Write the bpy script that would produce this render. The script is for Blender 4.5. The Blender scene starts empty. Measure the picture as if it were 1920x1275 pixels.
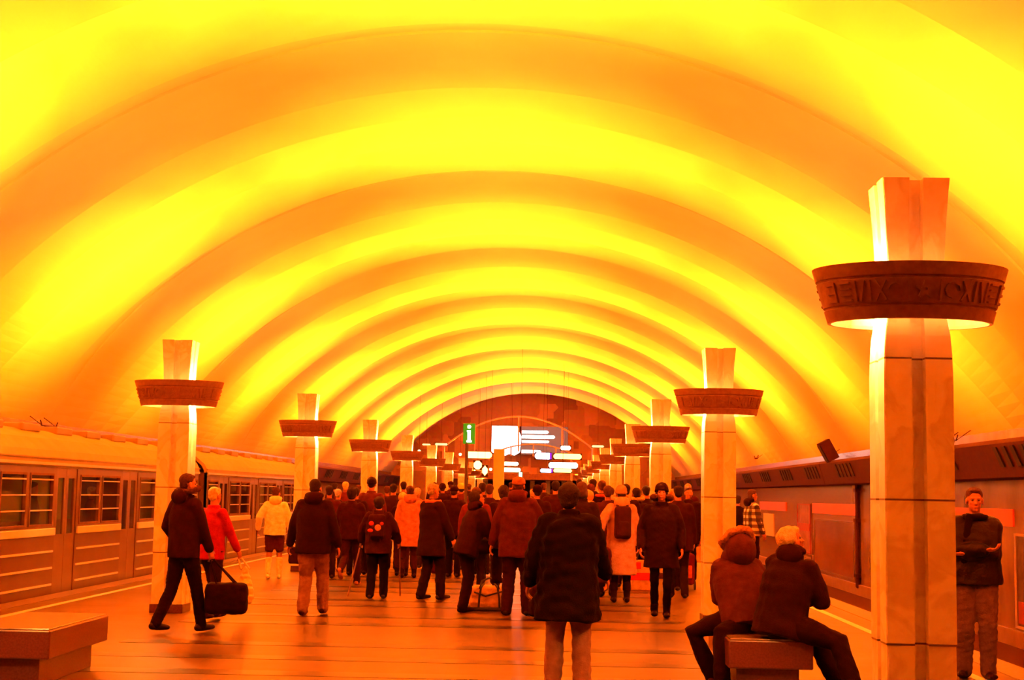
import bpy, bmesh, math, random
import numpy as np
from mathutils import Vector, Matrix

sc = bpy.context.scene
COL = sc.collection
random.seed(7)
PI = math.pi

# ------------------------------------------------------------------ camera
F = 2700.0                       # focal length in pixels of the 1920 frame
PITCH, YAW, ROLL, CAMZ = 0.1067, 0.02915, 0.01818, 1.56
d0 = Vector((-math.sin(YAW), math.cos(YAW), 0))
r0 = Vector((math.cos(YAW), math.sin(YAW), 0))
z0 = Vector((0, 0, 1))
FWD = d0 * math.cos(PITCH) + z0 * math.sin(PITCH)
UP0 = -d0 * math.sin(PITCH) + z0 * math.cos(PITCH)
RIGHT = r0 * math.cos(ROLL) + UP0 * math.sin(ROLL)
UP = UP0 * math.cos(ROLL) - r0 * math.sin(ROLL)
cam_d = bpy.data.cameras.new('camera')
cam_d.sensor_width = 36
cam_d.lens = F / 1920 * 36
cam_d.clip_end = 400
cam = bpy.data.objects.new('camera', cam_d)
COL.objects.link(cam)
m = Matrix.Identity(4)
for i in range(3):
    m[i][0], m[i][1], m[i][2] = RIGHT[i], UP[i], -FWD[i]
m[0][3], m[1][3], m[2][3] = 0, 0, CAMZ
cam.matrix_world = m
sc.camera = cam

# ------------------------------------------------------------------ world, exposure
w = bpy.data.worlds.new('world')
sc.world = w
w.use_nodes = True
w.node_tree.nodes['Background'].inputs[0].default_value = (1, .1, .01, 1)
w.node_tree.nodes['Background'].inputs[1].default_value = 0.0
sc.view_settings.view_transform = 'Standard'
sc.view_settings.look = 'None'
sc.view_settings.exposure = 0.12
sc.view_settings.gamma = 1.0
sc.view_settings.use_curve_mapping = False
sc.cycles.use_denoising = True
sc.cycles.max_bounces = 8
sc.cycles.diffuse_bounces = 4
sc.cycles.sample_clamp_indirect = 30
sc.cycles.use_light_tree = True

LAMP_RGB = (1.0, 0.118, 0.0022)   # the station's sodium light
UP_W, DOWN_W, SIDE_W, TUBE_W = 900.0, 20.0, 10.0, 1500.0

CX = -1.35                        # middle of the hall
XR, XL, CY0, CS = 2.113, -4.817, 8.56, 9.85
NCOL = 10


def ray(px, py):
    v = RIGHT * ((px - 960) / F) + UP * (-(py - 637.5) / F) + FWD
    return v


def at_floor(px, py, z=0.0):
    v = ray(px, py)
    t = (z - CAMZ) / v.z
    return Vector((v.x * t, v.y * t, z))


def at_depth(px, py, Y):
    v = ray(px, py)
    t = Y / v.y
    return Vector((v.x * t, Y, CAMZ + v.z * t))


# ------------------------------------------------------------------ materials
MATS = {}


def nmat(name):
    mt = bpy.data.materials.new(name)
    mt.use_nodes = True
    nt = mt.node_tree
    return mt, nt, nt.nodes['Principled BSDF']


def mat(name, col, rough=.6, var=.15, scale=8.0, bump=0.0, bscale=60.0, metal=0.0, spec=.5, stretch=(1, 1, 1)):
    if name in MATS:
        return MATS[name]
    mt, nt, b = nmat(name)
    N, L = nt.nodes, nt.links
    tc = N.new('ShaderNodeTexCoord')
    mp = N.new('ShaderNodeMapping')
    mp.inputs['Scale'].default_value = stretch
    L.new(tc.outputs['Object'], mp.inputs[0])
    nz = N.new('ShaderNodeTexNoise')
    nz.inputs['Scale'].default_value = scale
    nz.inputs['Detail'].default_value = 5
    L.new(mp.outputs[0], nz.inputs['Vector'])
    cr = N.new('ShaderNodeValToRGB')
    c = Vector(col)
    cr.color_ramp.elements[0].position = .3
    cr.color_ramp.elements[1].position = .7
    cr.color_ramp.elements[0].color = (*(c * (1 - var)), 1)
    cr.color_ramp.elements[1].color = (*[min(1, x * (1 + var)) for x in c], 1)
    L.new(nz.outputs['Fac'], cr.inputs[0])
    L.new(cr.outputs[0], b.inputs['Base Color'])
    b.inputs['Roughness'].default_value = rough
    b.inputs['Metallic'].default_value = metal
    b.inputs['Specular IOR Level'].default_value = spec
    if bump:
        n2 = N.new('ShaderNodeTexNoise')
        n2.inputs['Scale'].default_value = bscale
        n2.inputs['Detail'].default_value = 3
        L.new(mp.outputs[0], n2.inputs['Vector'])
        bp = N.new('ShaderNodeBump')
        bp.inputs['Strength'].default_value = bump
        bp.inputs['Distance'].default_value = .02
        L.new(n2.outputs['Fac'], bp.inputs['Height'])
        L.new(bp.outputs[0], b.inputs['Normal'])
    MATS[name] = mt
    return mt


def emit(name, col, s, base=.1):
    if name in MATS:
        return MATS[name]
    mt, nt, b = nmat(name)
    b.inputs['Base Color'].default_value = (base, base, base, 1)
    b.inputs['Emission Color'].default_value = (*col, 1)
    b.inputs['Emission Strength'].default_value = s
    MATS[name] = mt
    return mt


def fabric(r, g, b, rough=.85, bump=.35):
    if r < .3 and g < r * .45:                      # dark winter cloth
        r, g, b = r * .42, g * .22, b * .2
    return mat('fabric_%d_%d_%d' % (r * 1e4, g * 1e4, b * 1e4), (r, g, b), rough, .2, 14, bump, 90, spec=.06)


M_CEIL = mat('ceiling_plaster', (.64, .60, .48), .75, .03, 1.2, .02, 30)
M_WALL = mat('polished_stone_cladding', (.19, .115, .04), .22, .25, 3, .05, 5, stretch=(1, .5, .25))
M_DADO = mat('dado_stone', (.2, .12, .1), .4, .18, 4)
M_DARK = mat('dark_bronze_paint', (.055, .013, .005), .7, .15, 10, spec=.12)
M_BLACK = mat('black_void', (.012, .006, .006), .9, .1)
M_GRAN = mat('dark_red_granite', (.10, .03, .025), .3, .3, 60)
M_GRANTOP = mat('polished_lit_bench_top', (.2, .14, .12), .18, .3, 12)  # polished top, coloured paler than the granite to carry the light on it
M_SKIN = mat('skin', (.40, .13, .09), .55, .08, 10)
M_BOWL = mat('cast_bowl_metal', (.23, .11, .09), .6, .15, 25, .05, 60)
M_BOWLIN = mat('bowl_inside_enamel', (.75, .72, .68), .5, .05)
M_GLOW = emit('lamp_tube_glow', (1, .55, .2), 60)
M_RUBBER = mat('black_rubber', (.02, .012, .012), .7)
M_EYE = mat('eye_white', (.16, .09, .07), .5)
M_IRIS = mat('eye_iris', (.03, .02, .02), .3)
M_LIP = mat('lip_skin', (.42, .13, .11), .5)


def marble_mat():
    mt, nt, b = nmat('column_marble')
    N, L = nt.nodes, nt.links
    tc = N.new('ShaderNodeTexCoord')
    nz = N.new('ShaderNodeTexNoise')
    nz.inputs['Scale'].default_value = 2.2
    nz.inputs['Detail'].default_value = 7
    nz.inputs['Distortion'].default_value = 1.6
    L.new(tc.outputs['Object'], nz.inputs['Vector'])
    cr = N.new('ShaderNodeValToRGB')
    e = cr.color_ramp.elements
    e[0].position, e[0].color = .36, (.86, .78, .74, 1)
    e[1].position, e[1].color = .52, (.93, .87, .83, 1)
    x = e.new(.45); x.color = (.80, .71, .66, 1)
    L.new(nz.outputs['Fac'], cr.inputs[0])
    # slab joints every .82 m
    sp = N.new('ShaderNodeSeparateXYZ')
    L.new(tc.outputs['Object'], sp.inputs[0])
    a = N.new('ShaderNodeMath'); a.operation = 'ADD'; a.inputs[1].default_value = .07
    L.new(sp.outputs['Z'], a.inputs[0])
    pm = N.new('ShaderNodeMath'); pm.operation = 'MODULO'; pm.inputs[1].default_value = .817
    L.new(a.outputs[0], pm.inputs[0])
    lt = N.new('ShaderNodeMath'); lt.operation = 'LESS_THAN'; lt.inputs[1].default_value = .011
    L.new(pm.outputs[0], lt.inputs[0])
    mx = N.new('ShaderNodeMix'); mx.data_type = 'RGBA'
    lo = N.new('ShaderNodeMath'); lo.operation = 'LESS_THAN'; lo.inputs[1].default_value = 2.6
    L.new(sp.outputs['Z'], lo.inputs[0])
    an = N.new('ShaderNodeMath'); an.operation = 'MULTIPLY'
    L.new(lt.outputs[0], an.inputs[0]); L.new(lo.outputs[0], an.inputs[1])
    L.new(an.outputs[0], mx.inputs[0])
    L.new(cr.outputs[0], mx.inputs[6])
    mx.inputs[7].default_value = (.16, .10, .09, 1)
    L.new(mx.outputs[2], b.inputs['Base Color'])
    b.inputs['Roughness'].default_value = .28
    return mt


def floor_mat():
    mt, nt, b = nmat('polished_floor_stone')
    N, L = nt.nodes, nt.links
    tc = N.new('ShaderNodeTexCoord')
    nz = N.new('ShaderNodeTexNoise')
    nz.inputs['Scale'].default_value = .9
    nz.inputs['Detail'].default_value = 8
    nz.inputs['Roughness'].default_value = .65
    L.new(tc.outputs['Object'], nz.inputs['Vector'])
    br = N.new('ShaderNodeTexBrick')
    br.offset = 0.5
    br.inputs['Scale'].default_value = 1
    br.inputs['Brick Width'].default_value = .9
    br.inputs['Row Height'].default_value = .6
    br.inputs['Mortar Size'].default_value = .004
    br.inputs['Color1'].default_value = (.085, .050, .022, 1)
    br.inputs['Color2'].default_value = (.10, .060, .028, 1)
    br.inputs['Mortar'].default_value = (.05, .028, .024, 1)
    L.new(tc.outputs['Object'], br.inputs['Vector'])
    cr = N.new('ShaderNodeValToRGB')
    cr.color_ramp.elements[0].position = .35
    cr.color_ramp.elements[0].color = (.8, .76, .74, 1)
    cr.color_ramp.elements[1].position = .65
    cr.color_ramp.elements[1].color = (1.0, 1.0, 1.0, 1)
    L.new(nz.outputs['Fac'], cr.inputs[0])
    mx = N.new('ShaderNodeMix'); mx.data_type = 'RGBA'; mx.blend_type = 'MULTIPLY'
    mx.inputs[0].default_value = 1
    L.new(br.outputs['Color'], mx.inputs[6])
    L.new(cr.outputs[0], mx.inputs[7])
    L.new(mx.outputs[2], b.inputs['Base Color'])
    rr = N.new('ShaderNodeMapRange')
    rr.inputs[3].default_value = .26
    rr.inputs[4].default_value = .46
    L.new(nz.outputs['Fac'], rr.inputs[0])
    L.new(rr.outputs[0], b.inputs['Roughness'])
    b.inputs['Specular IOR Level'].default_value = .22
    return mt


def mosaic_mat():
    mt, nt, b = nmat('end_wall_mosaic')
    N, L = nt.nodes, nt.links
    tc = N.new('ShaderNodeTexCoord')
    mp = N.new('ShaderNodeMapping')
    mp.inputs['Rotation'].default_value = (PI / 2, 0, 0)
    L.new(tc.outputs['Object'], mp.inputs[0])
    vo = N.new('ShaderNodeTexVoronoi')
    vo.distance = 'CHEBYCHEV'
    vo.inputs['Scale'].default_value = .9
    vo.inputs['Randomness'].default_value = .75
    L.new(tc.outputs['Object'], vo.inputs['Vector'])
    sp = N.new('ShaderNodeSeparateColor')
    L.new(vo.outputs['Color'], sp.inputs[0])
    cr = N.new('ShaderNodeValToRGB')
    cr.color_ramp.interpolation = 'CONSTANT'
    e = cr.color_ramp.elements
    e[0].color = (.42, .23, .08, 1)
    e[1].position, e[1].color = .18, (.62, .36, .12, 1)
    for p, c in ((.6, (.54, .31, .10, 1)), (.85, (.75, .44, .15, 1))):
        x = e.new(p); x.color = c
    L.new(sp.outputs[0], cr.inputs[0])
    nz = N.new('ShaderNodeTexNoise'); nz.inputs['Scale'].default_value = 4; nz.inputs['Detail'].default_value = 6
    L.new(tc.outputs['Object'], nz.inputs['Vector'])
    mx = N.new('ShaderNodeMix'); mx.data_type = 'RGBA'; mx.blend_type = 'OVERLAY'; mx.inputs[0].default_value = .8
    L.new(cr.outputs[0], mx.inputs[6]); L.new(nz.outputs['Color'], mx.inputs[7])
    bw = N.new('ShaderNodeMix'); bw.data_type = 'RGBA'; bw.inputs[0].default_value = .3
    L.new(cr.outputs[0], bw.inputs[6]); L.new(mx.outputs[2], bw.inputs[7])
    L.new(bw.outputs[2], b.inputs['Base Color'])
    b.inputs['Roughness'].default_value = .6
    return mt


def plaid_mat():
    mt, nt, b = nmat('plaid_flannel')
    N, L = nt.nodes, nt.links
    tc = N.new('ShaderNodeTexCoord')
    outs = []
    for ax, sc_ in (('X', 9.0), ('Z', 8.0)):
        sp = N.new('ShaderNodeSeparateXYZ'); L.new(tc.outputs['Object'], sp.inputs[0])
        mu = N.new('ShaderNodeMath'); mu.operation = 'MULTIPLY'; mu.inputs[1].default_value = sc_
        L.new(sp.outputs[ax], mu.inputs[0])
        fr = N.new('ShaderNodeMath'); fr.operation = 'FRACT'; L.new(mu.outputs[0], fr.inputs[0])
        g = N.new('ShaderNodeMath'); g.operation = 'GREATER_THAN'; g.inputs[1].default_value = .55
        L.new(fr.outputs[0], g.inputs[0]); outs.append(g)
    ad = N.new('ShaderNodeMath'); ad.operation = 'ADD'
    L.new(outs[0].outputs[0], ad.inputs[0]); L.new(outs[1].outputs[0], ad.inputs[1])
    hv = N.new('ShaderNodeMath'); hv.operation = 'MULTIPLY'; hv.inputs[1].default_value = .5
    L.new(ad.outputs[0], hv.inputs[0])
    cr = N.new('ShaderNodeValToRGB')
    cr.color_ramp.elements[0].color = (.02, .012, .012, 1)
    cr.color_ramp.elements[1].color = (.75, .6, .5, 1)
    x = cr.color_ramp.elements.new(.5); x.color = (.12, .07, .06, 1)
    L.new(hv.outputs[0], cr.inputs[0]); L.new(cr.outputs[0], b.inputs['Base Color'])
    b.inputs['Roughness'].default_value = .9
    return mt


def glass_mat():
    mt, nt, b = nmat('train_window_glass')
    b.inputs['Base Color'].default_value = (.05, .06, .05, 1)
    b.inputs['Roughness'].default_value = .06
    b.inputs['Transmission Weight'].default_value = .0
    b.inputs['Alpha'].default_value = .35
    b.inputs['Specular IOR Level'].default_value = .9
    return mt


M_MARBLE, M_FLOOR, M_MOSAIC, M_PLAID, M_GLASS = marble_mat(), floor_mat(), mosaic_mat(), plaid_mat(), glass_mat()

# ------------------------------------------------------------------ mesh helpers


def mesh_obj(name, verts, faces, material, parent=None, smooth=False):
    me = bpy.data.meshes.new(name)
    me.from_pydata([tuple(v) for v in verts], [], faces)
    me.validate()
    if smooth:
        me.polygons.foreach_set('use_smooth', [True] * len(me.polygons))
    me.materials.append(material)
    o = bpy.data.objects.new(name, me)
    COL.objects.link(o)
    if parent:
        o.parent = parent
    return o


class MB:
    def __init__(s):
        s.v, s.f = [], []

    def add(s, v, f):
        n = len(s.v)
        s.v += [tuple(x) for x in v]
        s.f += [tuple(i + n for i in q) for q in f]
        return s

    def box(s, x0, x1, y0, y1, z0_, z1_, M=None):
        v = [Vector((x, y, z)) for x in (x0, x1) for y in (y0, y1) for z in (z0_, z1_)]
        if M:
            v = [M @ p for p in v]
        return s.add(v, [(0, 1, 3, 2), (4, 6, 7, 5), (0, 4, 5, 1), (2, 3, 7, 6), (0, 2, 6, 4), (1, 5, 7, 3)])

    def bbox(s, x0, x1, y0, y1, z0_, z1_, b=.01):
        """box with chamfered edges"""
        bm = bmesh.new()
        bmesh.ops.create_cube(bm, size=1)
        for v in bm.verts:
            v.co = Vector(((x0 + x1) / 2 + v.co.x * (x1 - x0), (y0 + y1) / 2 + v.co.y * (y1 - y0), (z0_ + z1_) / 2 + v.co.z * (z1_ - z0_)))
        bmesh.ops.bevel(bm, geom=list(bm.edges), offset=b, segments=2, affect='EDGES', profile=.5)
        bm.verts.index_update()
        s.add([v.co.copy() for v in bm.verts], [[v.index for v in f.verts] for f in bm.faces])
        bm.free()
        return s

    def prism(s, pts, y0, y1, axis='y'):
        n = len(pts)
        if axis == 'y':
            v = [(p[0], y0, p[1]) for p in pts] + [(p[0], y1, p[1]) for p in pts]
        elif axis == 'x':
            v = [(y0, p[0], p[1]) for p in pts] + [(y1, p[0], p[1]) for p in pts]
        else:
            v = [(p[0], p[1], y0) for p in pts] + [(p[0], p[1], y1) for p in pts]
        f = [tuple(range(n))[::-1], tuple(range(n, 2 * n))] + [(i, (i + 1) % n, n + (i + 1) % n, n + i) for i in range(n)]
        return s.add(v, f)

    def tube(s, pts, rad, side=None, n=12, caps=True):
        """closed tube; rad entries are r or (a, b): a along side, b across"""
        pts = [Vector(p) for p in pts]
        rad = [(r, r) if not isinstance(r, (tuple, list)) else r for r in rad]
        if caps:   # round the ends
            t0 = (pts[0] - pts[1]).normalized(); t1 = (pts[-1] - pts[-2]).normalized()
            a, b = rad[0], rad[-1]
            k0, k1 = min(a), min(b)
            pts = [pts[0] + t0 * k0 * .75, pts[0] + t0 * k0 * .45] + pts + [pts[-1] + t1 * k1 * .45, pts[-1] + t1 * k1 * .75]
            rad = [(a[0] * .35, a[1] * .35), (a[0] * .8, a[1] * .8)] + rad + [(b[0] * .8, b[1] * .8), (b[0] * .35, b[1] * .35)]
        side = Vector(side) if side is not None else Vector((1, 0, 0))
        v, f = [], []
        m_ = len(pts)
        for i, p in enumerate(pts):
            t = (pts[min(i + 1, m_ - 1)] - pts[max(i - 1, 0)]).normalized()
            u = side - t * side.dot(t)
            if u.length < 1e-3:
                u = Vector((0, 1, 0)) - t * t.y
            u.normalize()
            w_ = t.cross(u)
            side = u
            for k in range(n):
                a = 2 * PI * k / n
                v.append(p + u * (rad[i][0] * math.cos(a)) + w_ * (rad[i][1] * math.sin(a)))
        for i in range(m_ - 1):
            for k in range(n):
                f.append((i * n + k, i * n + (k + 1) % n, (i + 1) * n + (k + 1) % n, (i + 1) * n + k))
        f.append(tuple(range(n))[::-1])
        f.append(tuple((m_ - 1) * n + k for k in range(n)))
        return s.add(v, f)

    def ell(s, c, r, M=None, nu=16, nv=10):
        v = [Vector((0, 0, 1))]
        for i in range(1, nv):
            t = PI * i / nv
            for k in range(nu):
                a = 2 * PI * k / nu
                v.append(Vector((math.sin(t) * math.cos(a), math.sin(t) * math.sin(a), math.cos(t))))
        v.append(Vector((0, 0, -1)))
        f = [(0, 1 + k, 1 + (k + 1) % nu) for k in range(nu)]
        for i in range(nv - 2):
            for k in range(nu):
                a = 1 + i * nu
                f.append((a + k, a + nu + k, a + nu + (k + 1) % nu, a + (k + 1) % nu))
        e = len(v) - 1
        f += [(e, e - nu + (k + 1) % nu, e - nu + k) for k in range(nu)]
        v = [Vector((p.x * r[0], p.y * r[1], p.z * r[2])) for p in v]
        if M:
            v = [M @ p for p in v]
        c = Vector(c)
        return s.add([p + c for p in v], f)

    def build(s, name, material, parent=None, smooth=False):
        return mesh_obj(name, s.v, s.f, material, parent, smooth)

    def remesh(s, name, material, parent=None, vox=.012, smooth=2, noise=0.0, nfreq=(9, 9, 5), seed=0, hard=0.0):
        me = bpy.data.meshes.new('t')
        me.from_pydata(s.v, [], s.f)
        o = bpy.data.objects.new('t', me)
        COL.objects.link(o)
        md = o.modifiers.new('r', 'REMESH')
        md.mode = 'VOXEL'
        md.voxel_size = vox
        if smooth:
            sm = o.modifiers.new('s', 'SMOOTH')
            sm.iterations = smooth
            sm.factor = .5
        dg = bpy.context.evaluated_depsgraph_get()
        me2 = bpy.data.meshes.new_from_object(o.evaluated_get(dg))
        bpy.data.objects.remove(o)
        bpy.data.meshes.remove(me)
        me2.name = name
        n = len(me2.vertices)
        if noise and n:
            co = np.empty(n * 3, 'f'); me2.vertices.foreach_get('co', co); co = co.reshape(-1, 3)
            no = np.empty(n * 3, 'f'); me2.vertices.foreach_get('normal', no); no = no.reshape(-1, 3)
            rs = np.random.RandomState(seed)
            h = np.zeros(n)
            for o_ in range(7):
                kk = rs.normal(size=3) * np.array(nfreq) * (1 + .5 * o_)
                h += np.sin(co @ kk * 2.2 + rs.rand() * 6.28 + 1.2 * np.sin(co @ (rs.normal(size=3) * 7))) / (1 + .5 * o_)
            co = co + no * (h * noise / 2.2)[:, None]
            me2.vertices.foreach_set('co', co.astype('f').ravel())
        me2.materials.clear()
        me2.materials.append(material)
        me2.polygons.foreach_set('use_smooth', [True] * len(me2.polygons))
        ob = bpy.data.objects.new(name, me2)
        COL.objects.link(ob)
        if parent:
            ob.parent = parent
        return ob


def tag(o, label=None, cat=None, group=None, kind=None):
    if label: o['label'] = label
    if cat: o['category'] = cat
    if group: o['group'] = group
    if kind: o['kind'] = kind
    return o


def empty(name, loc=(0, 0, 0), rz=0.0):
    o = bpy.data.objects.new(name, None)
    o.empty_display_size = .1
    COL.objects.link(o)
    o.location = loc
    o.rotation_euler = (0, 0, rz)
    return o


def dup(o, parent=None):
    c = o.copy()
    COL.objects.link(c)
    c.parent = parent
    if parent:
        c.matrix_parent_inverse = o.matrix_parent_inverse.copy()
    for ch in list(o.children):
        dup(ch, c)
    return c


def structure(o):
    o['kind'] = 'structure'
    return o


# ------------------------------------------------------------------ the setting
YN, YE = -4.0, 103.0
EDGE = 5.85
HALF = 10.1
RV, ZV = 11.7, -2.94            # vault circle


def build_ceiling():
    H = 8.76
    prof = []     # (y, radial drop)
    y0 = 27.6 - 4 * 10.03
    ts = [(0, -.12), (.37, .07), (.372, .07), (.48, -.19), (.482, -.15), (.72, .07), (.722, -.14), (.86, .22), (.862, -.12), (.997, .36)]
    k = 0
    while y0 + k * 10.03 < YE:
        for t, d in ts:
            y = y0 + (k + t) * 10.03
            if YN <= y <= YE:
                prof.append((y, d))
        k += 1
    prof = [(YN, 0)] + prof + [(YE, 0)]
    n = 96
    a1 = math.asin(HALF / RV)
    verts, faces = [], []
    for y, d in prof:
        for j in range(n + 1):
            a = -a1 + 2 * a1 * j / n
            # the downstand dies away towards the springing
            fade = 1 - (abs(a) / a1) ** 6
            R = RV - d * fade * 1.0
            verts.append((CX + R * math.sin(a), y, ZV + R * math.cos(a)))
    for i in range(len(prof) - 1):
        for j in range(n):
            a = i * (n + 1) + j
            faces.append((a, a + 1, a + n + 2, a + n + 1))
    # outer skin keeps light out and gives the vault thickness
    b0 = len(verts)
    for y in (YN, YE):
        for j in range(n + 1):
            a = -a1 + 2 * a1 * j / n
            R = RV + .6
            verts.append((CX + R * math.sin(a), y, ZV + R * math.cos(a)))
    for j in range(n):
        faces.append((b0 + j, b0 + n + 1 + j, b0 + n + 2 + j, b0 + j + 1))
    return structure(mesh_obj('ceiling', verts, faces, M_CEIL))


build_ceiling()
structure(MB().box(CX - EDGE, CX + EDGE, YN, YE, -.25, 0).build('floor', M_FLOOR))
structure(MB().box(CX - HALF, CX - EDGE + .35, YN, YE, -1.35, -1.1).box(CX + EDGE - .35, CX + HALF, YN, YE, -1.35, -1.1)
          .box(CX - EDGE + .1, CX - EDGE + .35, YN, YE, -1.1, -.25).box(CX + EDGE - .35, CX + EDGE - .1, YN, YE, -1.1, -.25).build('floor_trackbed', M_DARK))
zb = ZV + math.sqrt(RV ** 2 - HALF ** 2)
for side, s in (('left', -1), ('right', 1)):
    xa, xb = sorted((CX + s * HALF, CX + s * (HALF + .4)))
    structure(MB().box(xa, xb, YN, YE, -1.35, zb + .2).build('wall_' + side, M_WALL))
    xa, xb = sorted((CX + s * (HALF - .06), CX + s * HALF))
    structure(MB().box(xa, xb, YN, YE, -1.1, -.80).build('baseboard_' + side, M_DADO))
structure(MB().box(CX - HALF - .4, CX + HALF + .4, YE, YE + .4, -1.35, 9.4).build('wall_end', M_MOSAIC))
structure(MB().box(CX - HALF - .4, CX + HALF + .4, YN - .4, YN, -1.35, 9.4).build('wall_back', M_WALL))

# floor inlays
stripe = mat('dark_inlay_stone', (.02, .007, .006), .3, .2, 6)
st = MB()
ys = [10.2, 11.3, 12.5, 13.65, 14.85, 17.2, 18.3, 20.0, 21.0, 22.8, 23.9]
y = 25.7
while y < 95:
    ys += [y, y + 1.1]
    y += 2.85
for y in ys:
    st.box(-4.35, 1.62, y - .16, y + .16, .0005, .003)
structure(st.build('trim_1', stripe))
yel = mat('platform_edge_line', (.85, .72, .55), .35, .1, 5)
structure(MB().box(CX + EDGE - .72, CX + EDGE - .62, YN, YE, .0005, .004).box(CX - EDGE + .62, CX - EDGE + .72, YN, YE, .0005, .004).build('trim_2', yel))
edge = mat('edge_granite', (.15, .1, .085), .45, .2, 20)
structure(MB().box(CX + EDGE - .32, CX + EDGE + .01, YN, YE, -.24, .006).box(CX - EDGE - .01, CX - EDGE + .32, YN, YE, -.24, .006).build('trim_3', edge))


# canopies (dark service boxes) hung along both track walls, with recessed light grilles
def canopy(s, y0, y1):
    root = empty('wall_canopy', (CX + s * (HALF - .4), (y0 + y1) / 2, 2.0))
    mb = MB()
    ln = (y1 - y0) / 2 - .02
    inx = -s
    pr = [(s * .39, .68), (inx * .30, .70), (inx * .38, .62), (inx * .20, .02), (s * .39, .0)]
    mb.prism(pr, -ln, ln, 'y')
    mb.build('housing', M_DARK, root)
    y = -ln + .5
    while y < ln - 2.6:
        g = MB()
        for k in range(5):
            yy = y + k * .48
            g.add([(inx * .375, yy, .56), (inx * .375, yy + .2, .56), (inx * .265, yy + .05, .2), (inx * .265, yy - .15, .2),
                   (inx * .40, yy, .56), (inx * .40, yy + .2, .56), (inx * .29, yy + .05, .2), (inx * .29, yy - .15, .2)],
                  [(0, 1, 2, 3), (4, 7, 6, 5), (0, 4, 5, 1), (1, 5, 6, 2), (2, 6, 7, 3), (3, 7, 4, 0)])
        g.build('grille', M_BLACK, root)
        y += 4.9
    return root


M_RAIL = mat('steel_rail', (.3, .24, .22), .35, .1, metal=.7)
i = 0
for s, nm in ((-1, 'wall behind the moving train'), (1, 'wall across the empty track')):
    ordn = ['nearest', 'second', 'third', 'fourth', 'farthest']
    for k in range(5):
        c = canopy(s, 4 + k * 19.7, 4 + (k + 1) * 19.7)
        tag(c, '%s dark slanted service canopy along the %s' % (ordn[k], nm), 'canopy', 'dark canopies along the track walls')
for s, nm in ((1, 'empty track beside the right platform'),):
    for q, wd in ((-.76, 'inner'), (.76, 'outer')):
        x = CX + s * 7.7 + q
        tag(MB().box(x - .035, x + .035, YN, YE - .2, -1.099, -.95).build('track_rail', M_RAIL), '%s steel rail of the %s' % (wd, nm), 'rail')

# small thing on the canopy: tilted loudspeaker box
p = at_depth(1590, 858, 42)
ls = empty('loudspeaker', (CX + HALF - .62, 42, 2.70))
R_ = Matrix.Rotation(-.5, 4, 'Y')
MB().box(-.16, .16, -.25, .25, .02, .62, R_).build('cabinet', M_DARK, ls)
MB().box(-.185, -.165, -.2, .2, .07, .57, R_).build('front_grille', M_BLACK, ls)
tag(ls, 'small tilted dark box standing on the canopy across the empty track', 'loudspeaker')


def hook(x, y, z, lab):
    h = empty('bracket_light', (x, y, z))
    MB().tube([(0, -.55, .1), (0, -.45, 0), (0, .45, 0), (0, .55, .1)], [.014] * 4, n=8).build('rod', M_DARK, h)
    MB().tube([(0, -.24, -.02), (0, .24, -.02)], [.028, .028], n=8).build('fixing', M_DARK, h)
    for q in (-.45, .45):
        MB().tube([(0, q, .0), (.42 * (1 if x > CX else -1), q, .30)], [.008, .008], n=6).build('hanger', M_DARK, h)
    tag(h, lab, 'bracket', 'thin brackets under the vault')


def on_vault(px, py, s):
    v = ray(px, py)
    # march along the ray until it meets the vault
    t = 5.0
    while t < 100:
        q = v * t + Vector((0, 0, CAMZ))
        if abs(q.x - CX) > 9.75 or (q.x - CX) ** 2 + (q.z - ZV) ** 2 > (RV - .22) ** 2:
            break
        t += .05
    return q


for px, py, s, lab in ((92, 799, -1, 'thin dark bracket under the vault above the moving train'),
                       (1552, 855, 1, 'thin bracket under the vault left of the nearest right column'),
                       (1418, 859, 1, 'small distant thin bracket under the vault above plaid jacket man'),
                       (1782, 827, 1, 'thin bracket just right of the nearest right column')):
    q = on_vault(px, py, s)
    hook(q.x, q.y, q.z, lab)

# right wall furniture: line signs, posters, pipe
orange = mat('orange_sign_panel', (.8, .13, .03), .45, .05, 3)
pinkr = mat('poster_red', (.25, .025, .02), .5, .2, 6)
paper = mat('poster_paper', (.3, .2, .17), .6, .1, 6)
dkp = mat('poster_dark', (.06, .04, .045), .5, .5, 7)


def wall_y(px):      # depth where the pixel column meets the right wall
    X = CX + HALF - .02
    best = None
    for yy in np.arange(15, 100, .05):
        v = Vector((X, yy, 0))
        sx = 960 + F * (v.dot(RIGHT) - CAMZ * 0) / v.dot(FWD)
        if sx <= px:
            return yy
    return 100


XW = CX + HALF


def wall_sign(px0, px1, z0_, z1_, mt_, name, lab, cat, frame=None, group=None):
    y0, y1 = sorted((wall_y(px0), wall_y(px1)))
    r = empty(name, (XW, (y0 + y1) / 2, z0_))
    hl = (y1 - y0) / 2
    MB().box(-.035, -.001, -hl, hl, 0, z1_ - z0_).build('panel', mt_, r)
    if frame:
        fb = MB()
        hh = z1_ - z0_
        for a in ((-hl, hl, 0, .05), (-hl, hl, hh - .05, hh), (-hl, -hl + .12, 0.05, hh - .05), (hl - .12, hl, 0.05, hh - .05)):
            fb.box(-.055, -.034, *a)
        fb.build('frame', frame, r)
    tag(r, lab, cat, group)
    return r, hl


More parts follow.
